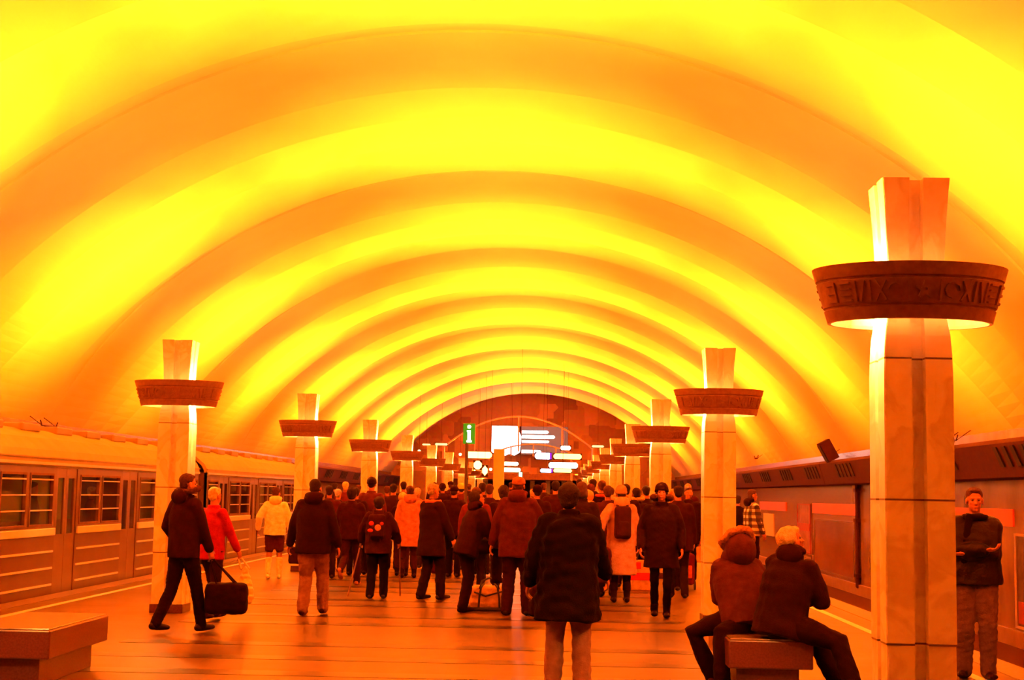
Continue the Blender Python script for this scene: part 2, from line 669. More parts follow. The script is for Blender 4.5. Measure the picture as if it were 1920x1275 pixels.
g_or = 'orange line signs on the track wall'
wall_sign(1524, 1606, 1.12, 1.45, orange, 'line_sign', 'long orange line sign between poster and nearest right column', 'sign', None, g_or)
wall_sign(1425, 1474, 1.12, 1.45, orange, 'line_sign', 'orange line sign just right of the plaid jacket man', 'sign', None, g_or)
wall_sign(1778, 1900, 1.12, 1.45, orange, 'line_sign', 'orange line sign behind the man with crossed arms', 'sign', None, g_or)
r, hl = wall_sign(1496, 1521, -.25, 1.42, mat('poster_picture', (.2, .08, .06), .5, .5, 2.5), 'wall_poster', 'tall red framed poster on the wall beyond the seated pair', 'poster', pinkr)
MB().box(-.06, -.036, -hl + .14, hl - .14, .75, 1.0).build('red_panel', pinkr, r)
r, hl = wall_sign(1492, 1524, -.72, -.28, paper, 'notice_board', 'pale text notice below the red framed poster', 'notice', M_WALL)
nb = MB()
for k in range(6):
    nb.box(-.04, -.036, -hl + .3, hl * (.2 if k % 2 else .6), .08 + k * .055, .1 + k * .055)
nb.build('text_lines', dkp, r)
wall_sign(1528, 1604, -.72, .95, mat('panel_advert', (.16, .07, .05), .3, .55, 1.1, stretch=(1, .4, .8)), 'wall_panel', 'large glossy brown wall panel left of the nearest right column', 'panel', M_WALL)
r, hl = wall_sign(1904, 1990, -.75, 1.0, dkp, 'wall_poster', 'dark colourful poster at the right frame edge', 'poster', paper)
MB().box(-.055, -.036, -hl + .2, hl - .2, .1, .5).build('red_panel', pinkr, r)
r, hl = wall_sign(1432, 1451, .1, .98, mat('pale_notice', (.7, .5, .36), .6, .05), 'wall_notice', 'pale upright notice beside the plaid jacket man', 'notice')
yp = wall_y(1611)
pp = empty('wall_pipe', (XW - .06, yp, -.9))
MB().tube([(0, 0, .05), (0, 0, 2.95)], [.07, .07], n=10).build('pipe', M_DARK, pp)
for z_ in (.3, 1.85, 2.7):
    MB().box(-.09, .055, -.14, .14, z_, z_ + .1).build('clamp', M_DARK, pp)
tag(pp, 'dark vertical pipe on the wall left of the nearest right column', 'pipe')

# ------------------------------------------------------------------ lamp columns
HW = .195                     # half width of a column


def cross_section(hw):
    """one quarter-symmetric section: paired slabs with a groove down each face and notched corners"""
    g, gd, c = .040, .075, .005
    pts = []
    q = [(-hw + c, -hw), (-g, -hw), (-g, -hw + gd), (g, -hw + gd), (g, -hw), (hw - c, -hw), (hw - c, -hw + c)]
    for k in range(4):
        a = k * PI / 2
        for x, y in q:
            pts.append((x * math.cos(a) - y * math.sin(a), x * math.sin(a) + y * math.cos(a)))
    return pts


def column_mesh(levels):
    v, f = [], []
    n = None
    for z, hw in levels:
        ps = cross_section(hw)
        n = len(ps)
        v += [(x, y, z) for x, y in ps]
    for i in range(len(levels) - 1):
        for k in range(n):
            f.append((i * n + k, i * n + (k + 1) % n, (i + 1) * n + (k + 1) % n, (i + 1) * n + k))
    f.append(tuple(range(n))[::-1])
    f.append(tuple((len(levels) - 1) * n + k for k in range(n)))
    return MB().add(v, f)


BZ0, BZ1 = 2.605, 2.925


def bowl_r(z):
    t = (z - BZ0) / (BZ1 - BZ0)
    return .482 + t * .092, .325 + t * .085


def bowl_pt(u, z, off=0.0):
    a, b = bowl_r(z)
    th = u / .5
    return Vector(((a + off) * math.sin(th), -(b + off) * math.cos(th), z))


def make_column():
    root = empty('lamp_column')
    column_mesh([(0.10, HW), (.745, HW), (.75, HW + .004), (2.30, HW + .004), (2.42, HW), (2.52, HW - .006), (2.65, HW - .025), (2.76, HW - .033)]).build('shaft', M_MARBLE, root)
    lv = [(2.762 + t * .69, HW - .033 + .034 * t ** 1.7) for t in (0, .2, .4, .6, .8, 1)]
    column_mesh(lv).build('capital', M_MARBLE, root)
    MB().bbox(-HW - .015, HW + .015, -HW - .015, HW + .015, 0, .11, .006).build('plinth', M_GRAN, root)
    # bowl: double-walled elliptical ring with rolled grooves
    rows = [(BZ0, 0), (BZ0, .0), (BZ0 + .07, 0), (BZ0 + .075, -.008), (BZ0 + .083, -.008), (BZ0 + .088, 0), (BZ1 - .092, 0), (BZ1 - .087, -.008),
            (BZ1 - .079, -.008), (BZ1 - .074, 0), (BZ1, 0), (BZ1, -.02), (BZ1 - .02, -.028), (BZ0 + .02, -.028), (BZ0, -.02)]
    n = 72
    v, f = [], []
    for z, off in rows[1:]:
        a, b = bowl_r(z)
        for k in range(n):
            th = 2 * PI * k / n
            v.append(((a + off) * math.sin(th), -(b + off) * math.cos(th), z))
    m_ = len(rows) - 1
    for i in range(m_):
        j = (i + 1) % m_
        for k in range(n):
            f.append((i * n + k, i * n + (k + 1) % n, j * n + (k + 1) % n, j * n + k))
    bowl = MB().add(v, f).build('bowl', M_BOWL, root)
    # raised ornament around the bowl
    orn = MB()

    def stroke(u0, z0_, u1, z1_, w_, t=.014):
        n_ = max(2, int(abs(u1 - u0) / .03) + 2)
        d = Vector((u1 - u0, z1_ - z0_)).normalized()
        nx, nz = -d.y * w_ / 2, d.x * w_ / 2
        vv, ff = [], []
        for i in range(n_):
            s_ = i / (n_ - 1)
            u, z = u0 + (u1 - u0) * s_, z0_ + (z1_ - z0_) * s_
            for off in (-.004, t):
                vv.append(bowl_pt(u + nx, z + nz, off)); vv.append(bowl_pt(u - nx, z - nz, off))
        for i in range(n_ - 1):
            a = i * 4
            ff += [(a, a + 1, a + 5, a + 4), (a + 2, a + 6, a + 7, a + 3), (a, a + 4, a + 6, a + 2), (a + 1, a + 3, a + 7, a + 5)]
        ff += [(0, 2, 3, 1), (n_ * 4 - 4, n_ * 4 - 3, n_ * 4 - 1, n_ * 4 - 2)]
        orn.add(vv, ff)
    zc = (BZ0 + BZ1) / 2
    zl, zh = BZ0 + .10, BZ1 - .105
    for base in (0.0, PI * .5):
        for k in range(5):   # five pointed star
            a0 = PI / 2 + k * 2 * PI / 5
            a1 = a0 + 4 * PI / 5
            stroke(base + .05 * math.cos(a0), zc + .05 * math.sin(a0), base + .05 * math.cos(a1), zc + .05 * math.sin(a1), .014)
        for sg in (-1, 1):
            stroke(base + sg * .085, zl, base + sg * .085, zh, .012)
            for k in range(6):    # scroll
                a0, a1 = k * PI / 4, (k + 1) * PI / 4
                cu = base + sg * .155
                stroke(cu + sg * .045 * math.cos(a0), zc + .042 * math.sin(a0), cu + sg * .045 * math.cos(a1), zc + .042 * math.sin(a1), .013)
            stroke(base + sg * .21, zl, base + sg * .27, zh, .014)
            stroke(base + sg * .27, zl, base + sg * .21, zh, .014)
            stroke(base + sg * .30, zl, base + sg * .30, zh, .014)
            stroke(base + sg * .33, zh, base + sg * .36, zl, .012)
            stroke(base + sg * .39, zl, base + sg * .39, zh, .014)
            for k in range(4):
                zz = zl + .008 + k * (zh - zl - .016) / 3
                stroke(base + sg * .42, zz, base + sg * .50, zz, .011)
            for k in range(3):
                zz = zl + .01 + k * (zh - zl - .02) / 2
                stroke(base + sg * .54, zz, base + sg * .62, zz, .014)
            stroke(base + sg * .54, zl, base + sg * .54, zh, .012)
    orn.build('relief', M_BOWL, bowl)
    # brackets holding the bowl, and the two lamps inside it
    for sy in (-1, 1):
        ye = bowl_r(zc)[1] - .03
        MB().box(-.02, .02, min(sy * .14, sy * ye), max(sy * .14, sy * ye), zc - .05, zc - .02).build('bracket', M_DARK, root)
    for s in (-1, 1):
        lb = MB()
        lb.tube([(s * .31, -.12, zc), (s * .31, .12, zc)], [.022, .022], n=10)
        lb.build('lamp_tube', M_GLOW, root)
    return root


def lamp(kind, loc, power, parent, up=True, size=(.18, .36), shape='RECTANGLE'):
    if kind == 'AREA':
        ld = bpy.data.lights.new('bowl_lamp_light', 'AREA')
        ld.shape = shape
        ld.size, ld.size_y = size
    else:
        ld = bpy.data.lights.new('bowl_lamp_light', 'POINT')
        ld.shadow_soft_size = .03
    ld.energy = power
    ld.color = LAMP_RGB
    o = bpy.data.objects.new('bowl_lamp_light', ld)
    COL.objects.link(o)
    o.parent = parent
    o.location = loc
    if kind == 'AREA' and up:
        o.rotation_euler = (PI, 0, 0)
    return o


proto = make_column()
zc = (BZ0 + BZ1) / 2
for s in (-1, 1):
    # outward side of the column (+x) throws wider and lower than the hall side
    for tilt, k_, sp_ in (((1.15, 1.6, 92), (.55, .78, 84)) if s > 0 else ((-.80, 1.0, 90), (-.25, .76, 86))):
        u = lamp('AREA', (s * .335, 0, 2.885), UP_W * k_, proto, True, (.12, .12))
        u.rotation_euler = (PI, tilt, 0)
        u.data.spread = math.radians(sp_)
    lamp('AREA', (s * .335, 0, zc - .04), DOWN_W, proto, False, (.13, .3))
    lamp('POINT', (s * .33, 0, zc), SIDE_W, proto)
    u = lamp('AREA', (s * .30, 0, zc), TUBE_W, proto, False, (.06, .24))
    u.rotation_euler = (0, s * PI / 2, 0)
    u.data.color = (1, .36, .055)

names_n = ['nearest', 'second', 'third', 'fourth', 'fifth', 'sixth', 'seventh', 'eighth', 'ninth', 'tenth']
first = True
for side, X in (('R', XR), ('L', XL)):
    for n in range(NCOL):
        c = proto if first else dup(proto)
        first = False
        c.location = (X, CY0 + n * CS, 0)
        c.rotation_euler.z = 0 if side == 'R' else PI
        if side == 'R':
            lab = '%s marble lamp column from the camera in the row by the empty track' % names_n[n]
            if n == 0:
                lab = 'tallest marble lamp column with ornate dark bowl beside the man with crossed arms'
        else:
            lab = '%s marble lamp column in the row beside the moving train' % (names_n[n - 1] if n else 'very near unseen')
        tag(c, lab, 'column', 'marble lamp columns with dark bowls')

# ------------------------------------------------------------------ benches


def bench(x0, x1, y0, y1, lab):
    r = empty('stone_bench', ((x0 + x1) / 2, (y0 + y1) / 2, 0))
    a, b = (x1 - x0) / 2, (y1 - y0) / 2
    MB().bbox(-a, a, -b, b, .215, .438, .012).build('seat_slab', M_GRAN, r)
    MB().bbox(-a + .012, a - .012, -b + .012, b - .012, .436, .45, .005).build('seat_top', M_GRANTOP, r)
    MB().bbox(-a + .07, a - .1, -b + .08, b - .12, 0, .216, .006).build('pedestal', M_GRAN, r)
    tag(r, lab, 'bench', 'stone benches between the columns')
    return r


bench(1.43, 2.10, 11.7, 13.2, 'dark stone bench that the pair is sitting on')
bench(-4.62, -3.89, 11.3, 12.8, 'empty dark stone bench with polished top at the lower left corner')

# ------------------------------------------------------------------ train
M_TRAIN = mat('train_body_paint', (.095, .042, .015), .38, .12, 3, metal=.0)
M_TRAINROOF = mat('train_roof_paint', (.27, .2, .1), .5, .1, 3)
M_TRAINDOOR = mat('train_door_paint', (.12, .06, .022), .35, .08, 3)
M_BELT = mat('train_bright_moulding', (.7, .55, .46), .25, .05, 4)
M_GREEN = mat('train_interior_green', (.05, .30, .06), .6, .4, 1.1)
M_SEAT = mat('train_seat_dark', (.12, .05, .03), .7, .3)
XT = CX - EDGE - .08           # train side plane


def train_car(y0, y1, lab):
    L_ = y1 - y0
    root = empty('metro_car', (XT - 1.35, (y0 + y1) / 2, -1.1))
    h = L_ / 2
    Z = 1.1                    # platform level in car coordinates
    xs = 1.35                  # near side plane in car coordinates
    # section of roof and sides
    body = MB()
    pr = [(xs, Z + 1.83), (xs, Z + 1.97), (xs - .06, Z + 2.08), (xs - .28, Z + 2.26), (xs - .75, Z + 2.42), (0, Z + 2.50), (-xs + .75, Z + 2.42),
          (-xs + .28, Z + 2.26), (-xs + .06, Z + 2.08), (-xs, Z + 1.97), (-xs, Z + 1.83)]
    inn = [(p[0] * .955, p[1] - .04) for p in pr]
    n = len(pr)
    v = [(p[0], -h, p[1]) for p in pr] + [(p[0], h, p[1]) for p in pr] + [(p[0], -h, p[1]) for p in inn] + [(p[0], h, p[1]) for p in inn]
    f = []
    for i in range(n - 1):
        f.append((i, i + 1, n + i + 1, n + i)); f.append((2 * n + i, 3 * n + i, 3 * n + i + 1, 2 * n + i + 1))
    f += [(0, n, 3 * n, 2 * n), (n - 1, 3 * n - 1, 4 * n - 1, 2 * n - 1)]
    for i in range(n - 1):
        f.append((i, 2 * n + i, 2 * n + i + 1, i + 1)); f.append((n + i, n + i + 1, 3 * n + i + 1, 3 * n + i))
    body.add(v, f)
    roof = body.build('roof', M_TRAINROOF, root)
    gut = MB()
    for s in (-1, 1):
        gut.box(s * xs - .02, s * xs + .02, -h, h, Z + 1.955, Z + 1.975)
        y = -h + .6
        while y < h - .4:    # roof vents
            gut.bbox(s * .55 - .18, s * .55 + .18, y, y + .75, Z + 2.38, Z + 2.50, .02)
            y += 1.5
    gut.build('roof_trim', M_TRAINROOF, roof)
    # layout of doors and windows along the side
    pitch = 3.3
    nb = int(round(L_ / pitch))
    pitch = L_ / nb
    side = MB(); belt = MB(); ribs = MB()
    doors, wins = [], []
    dw = .92
    for k in range(nb):
        c0 = -h + k * pitch
        doors.append((c0 + pitch / 2 - dw / 2, c0 + pitch / 2 + dw / 2))
    edges = [-h] + [e for d in doors for e in d] + [h]
    for k in range(0, len(edges), 2):
        a, b = edges[k], edges[k + 1]
        side.box(xs - .05, xs, a, b, .35, Z + .98)
        side.box(xs - .05, xs, a, b, Z + 1.74, Z + 1.84)
        m_ = b - a
        wpad = .14
        nw = 2 if m_ > 2 else 1
        ww = (m_ - wpad * (nw + 1)) / nw
        yy = a
        for q in range(nw):
            side.box(xs - .05, xs, yy, yy + wpad, Z + .98, Z + 1.74)
            yy += wpad
            wins.append((yy, yy + ww))
            yy += ww
        side.box(xs - .05, xs, yy, b, Z + .98, Z + 1.74)
        belt.bbox(xs - .01, xs + .035, a + .05, b - .05, Z + .84, Z + .95, .012)
        for zz in (.12, .36, .60):
            ribs.box(xs - .005, xs + .022, a + .08, b - .08, Z + zz, Z + zz + .028)
    side.box(xs - .05, xs, -h, h, .32, Z - .06)
    side.box(-xs, -xs + .05, -h, h, .35, Z + 1.84)
    side.box(-xs, xs, -h, -h + .05, .35, Z + 1.9)
    side.box(-xs, xs, h - .05, h, .35, Z + 1.9)
    side.build('side_walls', M_TRAIN, root)
    belt.build('belt_moulding', M_BELT, root)
    ribs.build('side_ribs', M_BELT, root)
    # gutter ledge above the windows; its pale colour stands for light it catches
    MB().box(xs - .005, xs + .03, -h + .05, h - .05, Z + 1.86, Z + 1.90).build('cantrail', M_BELT, root)
    MB().box(-xs + .06, xs - .06, -h + .06, h - .06, .95, 1.05).build('car_floor', M_SEAT, root)
    # underframe
    MB().box(-xs + .15, xs - .12, -h + .3, h - .3, .15, .34).build('underframe', M_BLACK, root)
    for d0_, d1_ in doors:
        mid = (d0_ + d1_) / 2
        for a, b in ((d0_ + .005, mid - .004), (mid + .004, d1_ - .005)):
            lf = MB()
            lf.box(xs - .04, xs - .012, a, b, Z - .03, Z + .85)
            lf.box(xs - .04, xs - .012, a, b, Z + 1.68, Z + 1.83)
            lf.box(xs - .04, xs - .012, a, a + .09, Z + .85, Z + 1.68)
            lf.box(xs - .04, xs - .012, b - .09, b, Z + .85, Z + 1.68)
            o = lf.build('door', M_TRAINDOOR, root)
            MB().box(xs - .03, xs - .024, a + .09, b - .09, Z + .85, Z + 1.68).build('pane', M_GLASS, o)
    for a, b in wins:
        fr = MB()
        for q in ((a, b, Z + .98, Z + 1.01), (a, b, Z + 1.71, Z + 1.74), (a, a + .03, Z + 1.01, Z + 1.71), (b - .03, b, Z + 1.01, Z + 1.71)):
            fr.box(xs - .045, xs + .012, *q)
        o = fr.build('window', M_SEAT, root)
        vb = MB()
        for zz in (1.20, 1.42, 1.64):
            vb.box(xs - .02, xs + .010, a + .03, b - .03, Z + zz, Z + zz + .018)
        vb.build('bars', M_BELT, o)
        MB().box(xs - .034, xs - .028, a + .03, b - .03, Z + 1.01, Z + 1.71).build('pane', M_GLASS, o)
    # interior: far lining, seats, grab rails
    MB().box(-xs + .06, -xs + .09, -h + .1, h - .1, 1.05, Z + 1.8).build('lining', M_GREEN, root)
    se = MB()
    for a, b in wins:
        for s in (-1, 1):
            x = s * (xs - .35)
            se.bbox(x - .22, x + .22, a, b, 1.35, 1.5, .03)
            x = s * (xs - .14)
            se.bbox(x - .05, x + .05, a, b, 1.5, 2.0, .03)
    se.build('seats', M_SEAT, root)
    gr = MB()
    for s in (-.6, .6):
        gr.tube([(s, -h + .3, Z + 1.72), (s, h - .3, Z + 1.72)], [.017, .017], n=8)
    gr.build('grab_rail', M_BELT, root)
    # the car's own ceiling lamps
    tl = MB()
    y = -h + .8
    while y < h - .8:
        tl.box(-.09, .09, y, y + .9, Z + 2.34, Z + 2.38)
        y += 1.8
    tl.build('ceiling_lamp', emit('train_lamp', (1, .32, .09), .5), root)
    tag(root, lab, 'train')
    return root


train_car(10.2, 29.7, 'near metro car passing with lit windows at the left platform')
train_car(30.35, 43.6, 'second metro car ahead, beyond the gap after the near car')
cp = empty('car_coupling', (XT - 1.35, 30.02, -.6))
cb = MB()
for k in range(5):
    y = -.30 + k * .12
    w_ = .62 if k % 2 else .55
    cb.prism([(-w_, .35), (w_, .35), (w_, 2.35), (w_ - .2, 2.5), (-w_ + .2, 2.5), (-w_, 2.35)], y, y + .119, 'y')
cb.build('gangway', M_BLACK, cp)
MB().tube([(.9, -.28, 2.40), (1.0, -.1, 2.95), (1.12, .15, 2.75), (1.15, .27, 2.35)], [.03] * 4, n=8).build('cable', M_BLACK, cp)
MB().box(-.15, .15, -.30, .30, 0, .3).build('drawbar', M_BLACK, cp)
tag(cp, 'black gangway and cable in the gap between the two metro cars', 'coupling')

# ------------------------------------------------------------------ far end: screen, arches, signs
M_WHITE = emit('screen_white', (1, 1, 1), 5.0)
M_SCREEN = emit('screen_grey', (.22, .12, .09), .75)
scr = empty('display_screen', at_depth(993, 852, 101.5))
w1 = (975 - 922) / 26.5; w2 = (1064 - 975) / 26.5
hgt = (850 - 798) / 26.5
xl = -(993 - 922) / 26.5
MB().box(xl, xl + w1 + w2, .02, .2, 0, hgt).build('casing', M_DARK, scr)
mw = MB().prism([(xl, .12), (xl + .25, .02), (xl + .6, .12), (xl + .95, -.12), (xl + 1.25, .02), (xl + 1.6, -.1), (xl + 1.95, .1), (xl + w1, .2),
                 (xl + w1 + .08, hgt * .62), (xl + w1 - .1, hgt - .35), (xl + w1 - .22, hgt), (xl, hgt)], -.02, .0, 'y')
mw.build('lit_picture', M_WHITE, scr)
MB().box(xl + w1 + .06, xl + w1 + w2, -.005, .019, .0, hgt).build('dark_panel', M_SCREEN, scr)
tx = MB()
for zf, l0, l1, th in ((.80, .12, 2.0, .2), (.63, .12, 2.45, .22), (.46, .12, 2.05, .16), (.10, .12, 1.5, .2)):
    x0 = xl + w1 + l0
    x1 = xl + w1 + l1
    tx.prism([(x0, hgt * zf - th / 2), (x1 - .1, hgt * zf - th / 2), (x1, hgt * zf), (x1 - .1, hgt * zf + th / 2), (x0, hgt * zf + th / 2)], -.03, -.006, 'y')
tx.build('text_lines', M_WHITE, scr)
tag(scr, 'large lit display with white picture and text lines on the end wall', 'screen')

M_PALE = mat('pale_steel', (.75, .5, .4), .4, .05)


def arch(px0, pxm, px1, pyb, pym, Y, rad, lab):
    a, mth, b = at_depth(px0, pyb, Y), at_depth(pxm, pym, Y), at_depth(px1, pyb, Y)
    r = empty('steel_arch', (mth.x, Y, 0))
    pts = []
    for k in range(25):
        t = -1 + 2 * k / 24
        x = (b.x + a.x) / 2 + t * (b.x - a.x) / 2 - mth.x
        z = a.z + (mth.z - a.z) * (1 - t * t)
        pts.append((x, 0, z))
    MB().tube(pts, [rad] * 25, n=8).build('arch_tube', M_PALE, r)
    for k in (5, 12, 19):
        MB().tube([pts[k], (pts[k][0], 0, pts[0][2] - .2)], [rad * .9] * 2, n=6).build('hanger', M_PALE, r)
    for e in (0, -1):
        MB().tube([(pts[e][0], 0, pts[e][2]), (pts[e][0], 0, 0)], [rad * 1.6] * 2, n=8).build('post', M_PALE, r)
    tag(r, lab, 'arch')
    return r


arch(832, 972, 1112, 838, 781, 96, .055, 'large thin orange steel arch curving over the far display')
arch(928, 1000, 1072, 848, 833, 93, .045, 'small thin steel arch crossing low before the far display')

# end balcony beam, and a solid black block as the dark of the stair opening
structure(MB().box(CX - 5.7, CX + 5.7, 97.2, 102.9, 2.55, 2.95).build('slab_end', mat('end_beam_stone', (.25, .12, .09), .5, .2)))
structure(MB().box(CX - 4.8, CX + 4.8, 102.2, 102.9, 0.0, 2.5).build('wall_passage', M_BLACK))
eb = MB()
for k in range(9):
    x = CX - 4.4 + k * 1.1
    eb.box(x - .16, x + .16, 101.6, 101.9, 0, 2.55)
structure(eb.build('trim_4', M_MARBLE))


def lit_sign(px0, px1, py0, py1, Y, col, s, lab, name='lit_sign', second=None, post=True):
    c = at_depth((px0 + px1) / 2, py1, Y)
    t = at_depth((px0 + px1) / 2, py0, Y)
    wd = (px1 - px0) / F * Y / 2
    hh = t.z - c.z
    r = empty(name, c)
    MB().bbox(-wd - .03, wd + .03, .0, .12, -.03, hh + .03, .01).build('casing', M_DARK, r)
    e = hh * .3
    pr = [(-wd + e, 0), (wd - e, 0), (wd, e), (wd, hh - e), (wd - e, hh), (-wd + e, hh), (-wd, hh - e), (-wd, e)]
    MB().prism(pr, -.02, -.001, 'y').build('lit_face', emit('sign_%d_%d_%d' % tuple(int(x * 100) for x in col), col, s), r)
    if second:
        MB().box(*second(wd), -.035, -.021, 0, hh).build('coloured_edge', emit('sign_violet', (.12, .0, .8), 1.2), r)
    if post:
        zz = ZV + math.sqrt(RV ** 2 - (c.x - CX) ** 2) - c.z + .1
        MB().tube([(0, .06, hh), (0, .06, zz)], [.006, .006], n=6).build('hanger', M_DARK, r)
    tag(r, lab, 'sign', 'glowing signs at the far end')
    return r


W3 = (1, .75, .45)
lit_sign(874, 922, 847, 859, 88, (1, .55, .15), 5, 'wide warm glowing sign just right of the green information post')
lit_sign(941, 972, 866, 873, 90, W3, 5, 'upper small glowing sign right of the pale pylon')
lit_sign(941, 976, 877, 885, 86, W3, 5, 'lower small glowing sign right of the pale pylon')
lit_sign(1003, 1034, 849, 861, 84, (.9, .85, 1), 4, 'white glowing sign with violet edge under the far display', second=lambda w_: (w_ - .12, w_))
lit_sign(1038, 1090, 851, 861, 82, (1, .6, .12), 5, 'warm yellow glowing sign below the right end of the display')
lit_sign(1029, 1083, 867, 878, 78, (1, .95, .85), 5, 'long white capsule shaped glowing sign under the yellow one')
lit_sign(1013, 1036, 879, 886, 80, (.9, .85, 1), 4, 'small white sign with violet edge, lowest of the far signs', second=lambda w_: (w_ - .09, w_))
lit_sign(1038, 1072, 879, 886, 76, (1, .55, .12), 5, 'warm glowing sign lowest beneath the white capsule sign')
lit_sign(1051, 1070, 836, 844, 92, (1, .8, .6), 4, 'small white plate glowing at the corner of the display')
lit_sign(792, 807, 832, 835, 90, (1, .5, .12), 4, 'left short glowing strip above the distant columns', 'light_strip')
lit_sign(816, 839, 831, 835, 92, (1, .5, .12), 4, 'glowing strip at the left foot of the large arch', 'light_strip')
lit_sign(1110, 1132, 835, 839, 92, (1, .5, .12), 4, 'glowing strip at the right foot of the large arch', 'light_strip')
lit_sign(888, 903, 864, 880, 86, (1, .6, .15), 5, 'small warm glowing box below the wide warm sign')
lit_sign(904, 914, 873, 892, 84, (1, .6, .15), 5, 'narrow warm glowing box left of the pale pylon')
for (px, py, Y, lab) in ((863, 852, 84, 'round glowing globe lamp just left of the green information post'),
                         (786, 846, 80, 'small round glowing globe lamp by the fifth left column'),
                         (920, 880, 80, 'small round glowing globe beside the pale pylon')):
    g = empty('globe_lamp', at_depth(px, py, Y))
    MB().ell((0, 0, 0), (.085, .085, .085)).build('globe', emit('globe', (1, .6, .2), 6), g, True)
    MB().tube([(0, 0, .06), (0, 0, ZV + math.sqrt(RV ** 2 - (g.location.x - CX) ** 2) - g.location.z + .1)], [.006, .006], n=6).build('hanger', M_DARK, g)
    tag(g, lab, 'lamp', 'small globe lamps at the far end')

# green exit-like lamp small
g = empty('green_light', at_depth(976, 889, 70))
MB().bbox(-.11, .11, 0, .06, -.2, .12, .01).build('case', M_DARK, g)
MB().tube([(0, .03, .1), (0, .03, ZV + math.sqrt(RV ** 2 - (g.location.x - CX) ** 2) - g.location.z + .1)], [.006, .006], n=6).build('hanger', M_DARK, g)
MB().box(-.08, .08, -.012, -.001, -.17, .09).build('lit_face', emit('pale_green', (.4, 1, .6), 2.5), g)
tag(g, 'tiny pale green lit sign right of the pale pylon', 'sign')

# green information sign on a post
Yi = 30
base = at_depth(874, 880, Yi); base.z = 0
info = empty('information_sign', base)
a = at_depth(868, 832, Yi); b = at_depth(891, 794, Yi)
MB().tube([(0, .03, 0.02), (0, .03, a.z + .02)], [.033, .033], n=10).build('post', mat('dark_post', (.06, .03, .03), .6), info)
MB().bbox(-.18, .18, -.15, .21, 0, .03, .008).build('foot_plate', M_DARK, info)
x0, x1 = a.x - base.x, b.x - base.x
MB().bbox(x0, x1, 0, .06, a.z, b.z, .008).build('panel', emit('info_green', (.0, .27, .004), 1.0, .004), info)
xc, hh = (x0 + x1) / 2, b.z - a.z
gi = MB()
gi.tube([(xc, -.012, a.z + hh * .83), (xc, -.001, a.z + hh * .83)], [.038, .038], n=16, caps=False)
z_ = lambda t: a.z + hh * t
gi.prism([(xc - .05, z_(.08)), (xc + .055, z_(.08)), (xc + .055, z_(.16)), (xc + .033, z_(.17)), (xc + .033, z_(.66)), (xc - .045, z_(.66)), (xc - .045, z_(.60)), (xc - .03, z_(.57)), (xc - .03, z_(.17)), (xc - .05, z_(.16))], -.012, -.001, 'y')
gi.build('letter_i', emit('info_white', (1, 1, 1), 4), info)
tag(info, 'green information sign with white letter i on a dark post', 'sign')

# pale pylon
b = at_depth(933, 1000, 46); t = at_depth(933, 842, 46)
py = empty('pale_pylon', (b.x, 46, 0))
MB().bbox(-.17, .17, -.17, .17, .06, t.z, .015).build('post', mat('pale_pylon_paint', (.75, .6, .5), .5, .05), py)
MB().bbox(-.22, .22, -.22, .22, 0, .07, .01).build('plinth', M_GRAN, py)
tag(py, 'pale square pylon standing under the far display', 'pylon')


# ------------------------------------------------------------------ people


def ik(a, c, l1, l2, pole):
    a, c, pole = Vector(a), Vector(c), Vector(pole)
    d = c - a
    D = d.length
    if D > (l1 + l2) * .999:
        c = a + d * ((l1 + l2) * .999 / D); d = c - a; D = d.length
    x = (l1 * l1 - l2 * l2 + D * D) / (2 * D)
    h = math.sqrt(max(l1 * l1 - x * x, 0))
    n = d / D
    p = pole - n * pole.dot(n)
    p = p.normalized() if p.length > 1e-4 else Vector((0, 1, 0))
    return a + n * x + p * h, c


HAIRS = {'dark': (.02, .006, .005), 'brown': (.07, .02, .014), 'grey': (.32, .22, .19), 'blond': (.72, .50, .36), 'fair': (.5, .3, .2)}


def fur(r, g, b):
    return mat('fur_%d' % (r * 1000), (r, g, b), .95, .35, 40, 1.0, 160, spec=.1)


